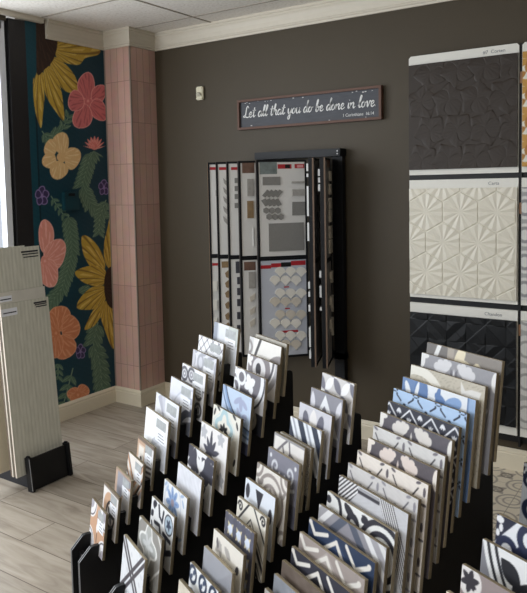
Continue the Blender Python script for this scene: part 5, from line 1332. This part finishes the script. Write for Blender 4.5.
def page(i, hinge, front):
    H = Vector((*hinge, 0)); F = Vector((*front, 0)); D = (H - F); wd = D.length; D.normalize()
    N = Vector((-D.y, D.x, 0)); 
    if N.dot(-F) < 0: N = -N                                     # side that faces the shop
    Fr = F
    pg = bpy.data.objects.new('swing_panel', None); COL.objects.link(pg)
    def fr(s, d, z): return Vector(W(tuple(Fr + D * s + N * d + Vector((0, 0, z)))))
    def slab_bm(bm, s0, s1, d0, d1, z0, z1, mi=0):
        vs = [bm.verts.new(fr(s, d, z)) for z in (z0, z1) for d in (d0, d1) for s in (s0, s1)]
        for f in ((0, 2, 3, 1), (4, 5, 7, 6), (0, 1, 5, 4), (2, 6, 7, 3), (0, 4, 6, 2), (1, 3, 7, 5)): bm.faces.new([vs[k] for k in f]).material_index = mi
    bm = bmesh.new(); e = .016
    slab_bm(bm, -.0, .012, -e, e, ZB2, ZT); slab_bm(bm, wd - .012, wd, -e, e, ZB2, ZT)
    for z in (ZT - .012, ZS - .012, ZS + .001, ZB2): slab_bm(bm, .012, wd - .012, -e, e, z, z + .012)
    bpy.data.objects.remove(pg)
    fo = bm_obj('swing_panel', bm, m_blackmetal, t)
    bm = bmesh.new(); d_ = (.007, .0165) if i >= 5 else (-.0165, -.009)
    slab_bm(bm, -.002, .003, *d_, ZB2, ZT); bm_obj('edge_strip', bm, m_tan if i == 0 else (m_tan2 if i > 4 else m_sil), fo)
    bm = bmesh.new(); mp_ = m_pageg if i >= 5 else m_pagew
    slab_bm(bm, .012, wd - .012, -.012, .012, ZS + .014, ZT - .014); slab_bm(bm, .012, wd - .012, -.012, .012, ZB2 + .014, ZS - .014, 1 if i == 4 else 0)
    bm_obj('sample_board', bm, [mp_, m_cool], fo)
    p0 = tuple(F + N * .012)
    def loc(px, py):
        q = on_plane(px, py, p0, N); return ((q - F).dot(D), q.z)
    def chip(name, px0, py0, px1, py1, m, th=.006, side=1):
        (s0, za), (s1, zb) = loc(px0, py0), loc(px1, py1); s0, s1 = sorted((s0, s1)); s0 = max(s0, .014); s1 = min(s1, wd - .014)
        if s1 - s0 < .004: return
        bm = bmesh.new(); slab_bm(bm, s0, s1, .0122, .0122 + th, min(za, zb), max(za, zb)); return bm_obj(name, bm, m, fo)
    def polychip(name, polys, m, th=.006):
        bm = bmesh.new()
        for pts in polys:
            q = [loc(*p) for p in pts]
            A = [bm.verts.new(fr(s, .0122 + th, z)) for s, z in q]; B = [bm.verts.new(fr(s, .0122, z)) for s, z in q]
            bm.faces.new(A); bm.faces.new(B[::-1]); n_ = len(q)
            for k in range(n_): bm.faces.new((A[k], B[k], B[(k + 1) % n_], A[(k + 1) % n_]))
        return bm_obj(name, bm, m, fo)
    def back(name, z0, z1, s0, s1, m, th=.02):
        bm = bmesh.new(); slab_bm(bm, s0, s1, -.012 - th, -.012, z0, z1); bm_obj(name, bm, m, fo)
    return chip, polychip, back, fr, fo
P = [page(i, h_, f_) for i, (h_, f_) in enumerate(PAGES)]
# panel with the full face showing
chip, poly_, back, fr, fo = P[4]
chip('header_photo', 259.5, 162, 277, 174, m_photo, .001)
chip('red_header', 277.6, 164.3, 291.5, 168.6, m_red, .001); chip('red_header', 294.5, 164, 305, 168.2, m_red, .001); chip('header_mark', 285, 164.6, 290, 168.2, m_black, .0015); chip('header_mark', 297, 165, 303, 167.5, mat('pale_pink_print', (214, 150, 150)), .0015)
chip('mosaic_chip', 262.5, 177, 280, 185, m_stone1)
def herr(x0, y0, n, m):
    out = []
    for k in range(n):
        x = x0 + k * 4.2
        out += [[(x, y0 + 6), (x + 5, y0), (x + 8, y0 + 2.2), (x + 3, y0 + 8.2)], [(x - 1, y0 + 11), (x + 3.4, y0 + 8.7), (x + 7, y0 + 15), (x + 3.2, y0 + 17)]]
    return out
poly_('herringbone_chip', herr(262, 189.5, 4, 0), m_stone1)
def hexa(cx, cy, r): return [(cx + r * math.cos(math.radians(60 * k + 30)), cy + r * 1.05 * math.sin(math.radians(60 * k + 30))) for k in range(6)]
poly_('hexagon_chip', [hexa(266 + 5.9 * k, 210.5, 3.1) for k in range(3)] + [hexa(269 + 5.9 * k, 216.8, 3.1) for k in range(3)], m_stone1)
chip('pencil_trim', 291.5, 181.5, 305, 183, m_stone2, .012); chip('edge_trim_chip', 292, 189.5, 305, 195.5, m_stone2, .014); chip('square_chip', 292, 202, 305, 215, m_stone1); chip('large_stone_chip', 268.5, 223.5, 304, 250, m_stone1)
chip('red_header', 260, 265.5, 271, 268.5, m_red, .001); chip('red_header', 271, 263.5, 281, 267, m_red, .001); chip('header_mark', 281, 262.5, 291, 266.5, m_black, .0015); chip('red_header', 291, 261, 305.5, 264.8, m_red, .001)
def fan(cx, cy, r):
    top = [(cx + r * math.cos(math.radians(a)), cy - r * math.sin(math.radians(a))) for a in range(0, 181, 20)]
    return top + [(cx - r * .55, cy + r * .35), (cx, cy + r * .95), (cx + r * .55, cy + r * .35)]
for k, (y, m_) in enumerate(((272, m_fan), (293.5, m_fan), (315, m_fan2), (336, m_fan))):
    poly_('fan_chip', [fan(280 + 10.5 * j, y, 5.2) for j in range(3)], m_, .007); poly_('fan_chip', [fan(274.8 + 10.5 * j, y + 8.6, 5.2) for j in range(3)], m_fan if k % 2 == 0 else m_fan2, .009)
for y, x0, x1 in ((286.5, 284, 289), (308, 285, 290), (331, 279, 298)): chip('red_caption', x0, y, x1, y + .9, m_red, .001)
# slim panels on the left
for i, (xa, xb, col) in enumerate(((209, 216, 0), (219, 228, 0), (231, 239, 0), (242, 254.5, 1))):
    chip, poly_, back, fr, fo = P[i]
    if not col: chip('red_header', xa, 167.2, xb, 169.9, m_red, .001)
    else: chip('header_photo', xa, 162.5, xb, 173, m_photo2, .001)
    if i == 0: 
        chip('red_header', xa + 1, 263.2, xb + 2, 265.6, m_red, .001)
        for y in (281, 300, 318): chip('white_chip', xb - 3, y, xb + 1.4, y + 10, m_fan, .008)
        chip('corner_chip', xb - .5, 190, xb + 1, 196, m_stone2)
    if i == 1:
        for y in (178, 187, 196, 206, 216): poly_('angled_chip', [[(xb - 5, y), (xb - .5, y + 4), (xb - .5, y + 9), (xb - 4, y + 5)]], m_stone2)
        chip('header_photo', xa + 2.5, 261.5, xb + 2, 267.5, m_bchip, .001)
        for y in (270, 280, 290, 301, 312, 322): poly_('brown_chip', [[(xb - 3, y + 3), (xb + .5, y), (xb + 1.8, y + 4), (xb + .5, y + 8), (xb - 2, y + 7)]], m_bchip)
    if i == 2:
        for y in (178, 186, 194, 203): chip('mosaic_chip', xb - 4.5, y, xb - .5, y + 5, m_stone1)
        chip('header_photo', xa + 4.5, 261.5, xb + 1.4, 273, m_dchip, .001)
        for y in (277, 288, 299, 312, 325): chip('dark_chip', xb - 2, y, xb + 1.4, y + 7, m_dchip)
    if i == 3:
        chip('mosaic_chip', xb - 7.5, 179, xb - .8, 196, m_stone2); chip('checker_chip', xb - 7.5, 201, xb - .8, 218, m_bchip); chip('white_chip', xb - 1.8, 228, xb - .5, 246, m_wchip)
        chip('header_photo', xa + 2, 262, xb + 1.2, 270, m_photo2, .001); chip('stone_chip', xb - 6, 272, xb + 1, 288, m_stone2)
        for y in (293, 306, 318): poly_('angled_chip', [[(xb - 5, y + 4), (xb + .6, y), (xb + .6, y + 6), (xb - 4, y + 9)]], m_fan2)
# right panels, seen edge on: chips stand off both faces
chip, poly_, back, fr, fo = P[5]
for y in (167, 195, 212, 228, 243): chip('dark_chip', 317.5, y, 322, y + 9, m_dchip)
for z0_, z1_ in ((1.69, 1.735), (1.655, 1.675), (1.42, 1.60), (1.27, 1.38), (.98, 1.02), (.93, .96), (.84, .88), (.62, .74), (.55, .60)): back('white_chip', z0_, z1_, .03, .09, m_wchip, .02)
chip, poly_, back, fr, fo = P[6]
chip('brown_header', 326.5, 160, 333, 168, m_photo2, .001)
for y in (171, 184, 198, 210, 226, 240): chip('ivory_chip', 328.5, y, 333.5, y + 10, m_fan2, .012)
for y in (272, 297, 320): 
    for q in range(4): chip('fan_chip', 329.5 + q * .9, y + q * 4, 333 + q * .3, y + 3.6 + q * 4, m_fan2, .014)
for z0_, z1_ in ((1.66, 1.70), (1.62, 1.65), (1.57, 1.61), (1.05, 1.09), (.93, 1.00), (.85, .87)): back('white_chip', z0_, z1_, .03, .08, m_wchip, .02)

# ---- leaning slabs in a floor stand at the left
m, nt, b = node_mat('fluted_slab')
tc = nt.nodes.new('ShaderNodeTexCoord'); sx = nt.nodes.new('ShaderNodeSeparateXYZ'); nt.links.new(tc.outputs['Object'], sx.inputs[0])
wv = nt.nodes.new('ShaderNodeMath'); wv.operation = 'MULTIPLY'; wv.inputs[1].default_value = 2 * PI / .0235; nt.links.new(sx.outputs['Y'], wv.inputs[0])
sn = nt.nodes.new('ShaderNodeMath'); sn.operation = 'SINE'; nt.links.new(wv.outputs[0], sn.inputs[0])
n1 = nt.nodes.new('ShaderNodeTexNoise'); n1.inputs['Scale'].default_value = 40; n1.inputs['Detail'].default_value = 6; mp = nt.nodes.new('ShaderNodeMapping'); mp.inputs['Scale'].default_value = (1, 2, .25); nt.links.new(tc.outputs['Object'], mp.inputs[0]); nt.links.new(mp.outputs[0], n1.inputs['Vector'])
ma = nt.nodes.new('ShaderNodeMath'); ma.operation = 'MULTIPLY_ADD'; nt.links.new(sn.outputs[0], ma.inputs[0]); ma.inputs[1].default_value = .13; nt.links.new(n1.outputs['Fac'], ma.inputs[2])
r1 = ramp(nt, ma.outputs[0], [(.2, (188, 186, 172)), (.8, (212, 210, 197))]); nt.links.new(r1.outputs[0], b.inputs['Base Color']); b.inputs['Roughness'].default_value = .5
bp = nt.nodes.new('ShaderNodeBump'); bp.inputs['Distance'].default_value = .001; bp.inputs['Strength'].default_value = .2; nt.links.new(sn.outputs[0], bp.inputs['Height']); nt.links.new(bp.outputs[0], b.inputs['Normal'])
m_flute = m
m_marble = mat('white_marble', (206, 202, 192), rough=.3, var=.25, nscale=7); m_brown = mat('brown_stone_edge', (120, 104, 92), rough=.7, var=.3, nscale=40); m_beige = mat('beige_slab', (212, 200, 178), rough=.5, var=.06)
LEANS = .082; m_slabedge = mat('pale_slab_edge', (232, 222, 208), rough=.6, var=.1, nscale=50)
def slab_lean(x_bottom, y0, y1, length, m, lab, thick=.011, zb=.086, edge=None, name='tile_slab'):
    t = empty(name, (x_bottom, (y0 + y1) / 2, zb)); tag(t, lab, 'tile slab', 'tall slabs leaning in the floor stand')
    hw_ = (y1 - y0) / 2; R_ = Matrix.Rotation(-LEANS, 4, 'Y')
    bm = bmesh.new(); vs = box_bm(bm, -thick, -hw_, 0, 0, hw_, length, 0, R_)
    bm.faces.ensure_lookup_table()
    for f in bm.faces:
        nrm_ = f.normal if f.normal.length else None
    o = bm_obj('slab', bm, m, t)
    if edge:
        bm = bmesh.new(); box_bm(bm, -thick + .001, -hw_ - .0012, 0, -.001, -hw_ + .0005, length, 0, R_); bm_obj('cut_edge', bm, edge, o)
    return t, R_, hw_
def slab_label(t, R_, y0, y1, z0, z1, paper, lines):
    bm = bmesh.new()
    if paper: box_bm(bm, .0002, y0, z0, .0008, y1, z1, 0, R_)
    for k in range(lines):
        z = z1 - (k + .7) * (z1 - z0) / (lines + .2); box_bm(bm, .0008, y0 + .008 + k * .006, z - .003 - (.003 if k == 0 and not paper else 0), .0014, y1 - .006, z + .003, 1, R_)
    bm_obj('printed_label', bm, [m_sticker, m_ink], t)
Y0S, Y1S = 2.178, 2.485
a = slab_lean(-3.071, Y0S, Y1S, .925, m_flute, 'front fluted grey-beige slab standing in the black floor stand', edge=m_slabedge)
slab_label(a[0], a[1], .045, .145, .875, .913, False, 3); slab_label(a[0], a[1], -.15, -.055, .86, .9, True, 1)
a = slab_lean(-3.085, Y0S + .004, Y1S - .006, .985, m_marble, 'white marble slab whose top strip shows above the front fluted slab', edge=m_brown)
slab_label(a[0], a[1], -.15, -.07, .935, .965, True, 1)
a = slab_lean(-3.100, Y0S, Y1S - .006, 1.215, m_flute, 'taller fluted slab behind the marble slab, top edge uneven', edge=m_slabedge)
slab_label(a[0], a[1], .02, .145, 1.15, 1.2, False, 3)
a = slab_lean(-3.116, Y0S + .002, Y1S - .09, 1.222, m_flute, 'tallest fluted slab, hindmost in the floor stand', edge=m_brown)
a = slab_lean(-3.20, Y0S - .06, Y0S + .22, 1.15, m_beige, 'smooth beige slab at the left edge of the photo, behind the fluted slabs')
t = empty('slab_stand', (-3.03, 2.36, 0)); tag(t, 'low black floor stand holding the leaning slabs', 'stand')
box('base_plate', (-.46, -.105, .0), (-.02, .13, .085), mat('dark_base_board', (40, 42, 48), rough=.5), t, .002)
Rt = Matrix.Rotation(-.12, 4, 'Y')
box('front_plate', (-.004, -.115, .004), (.008, .115, .175), m_black, t, .001, Rt)
for y in (-.135, .118):
    o = box('clamp', (-.02, y, .0), (.024, y + .02, .185), m_black, t, .003, Rt)
    box('foot_cap', (-.01, y + .004, .182), (.014, y + .016, .192), m_blackmetal, t, .002, Rt)
box('clamp_face', (.026, -.139, .01), (.028, -.136, .18), m_edgeband, t, 0, Rt)

# ---------------------------------------------------------------- light
w = bpy.data.worlds.new('sky'); sc.world = w; w.use_nodes = True
bg = w.node_tree.nodes['Background']; bg.inputs[0].default_value = (.82, .9, 1.0, 1); bg.inputs[1].default_value = .8
def area(name, loc, rot, sx_, sy_, power, col=(1, 1, 1)):
    l = bpy.data.lights.new(name, 'AREA'); l.shape = 'RECTANGLE'; l.size = sx_; l.size_y = sy_; l.energy = power; l.color = col
    o = bpy.data.objects.new(name, l); COL.objects.link(o); o.location = loc; o.rotation_euler = rot; return o
area('daylight_left', (XM - .3, .5, 1.75), (0, -PI / 2, 0), 1.8, 4.3, 150, (.9, .95, 1.0))
area('daylight_front', (-2.0, YF - .3, 1.8), (PI / 2, 0, 0), 2.4, 1.4, 55, (.94, .97, 1.0))
m_diff, nt, b = node_mat('lamp_diffuser'); b.inputs['Emission Color'].default_value = (1, .93, .82, 1); b.inputs['Emission Strength'].default_value = 5.0
for x, y in ((-1.1, -.6), (.9, -.6), (.9, 1.7)):
    t = empty('ceiling_light', (x, y, HC - .012)); tag(t, 'recessed ceiling light panel', 'ceiling light', 'ceiling lights behind the photographer')
    box('frame', (-.6, -.3, -.006), (.6, .3, .006), m_frame_w, t); box('diffuser', (-.57, -.27, -.012), (.57, .27, -.0065), m_diff, t)
sc.view_settings.view_transform = 'Standard'; sc.view_settings.look = 'None'; sc.view_settings.gamma = 1.0; sc.view_settings.use_curve_mapping = False
sc.view_settings.exposure = 0.02
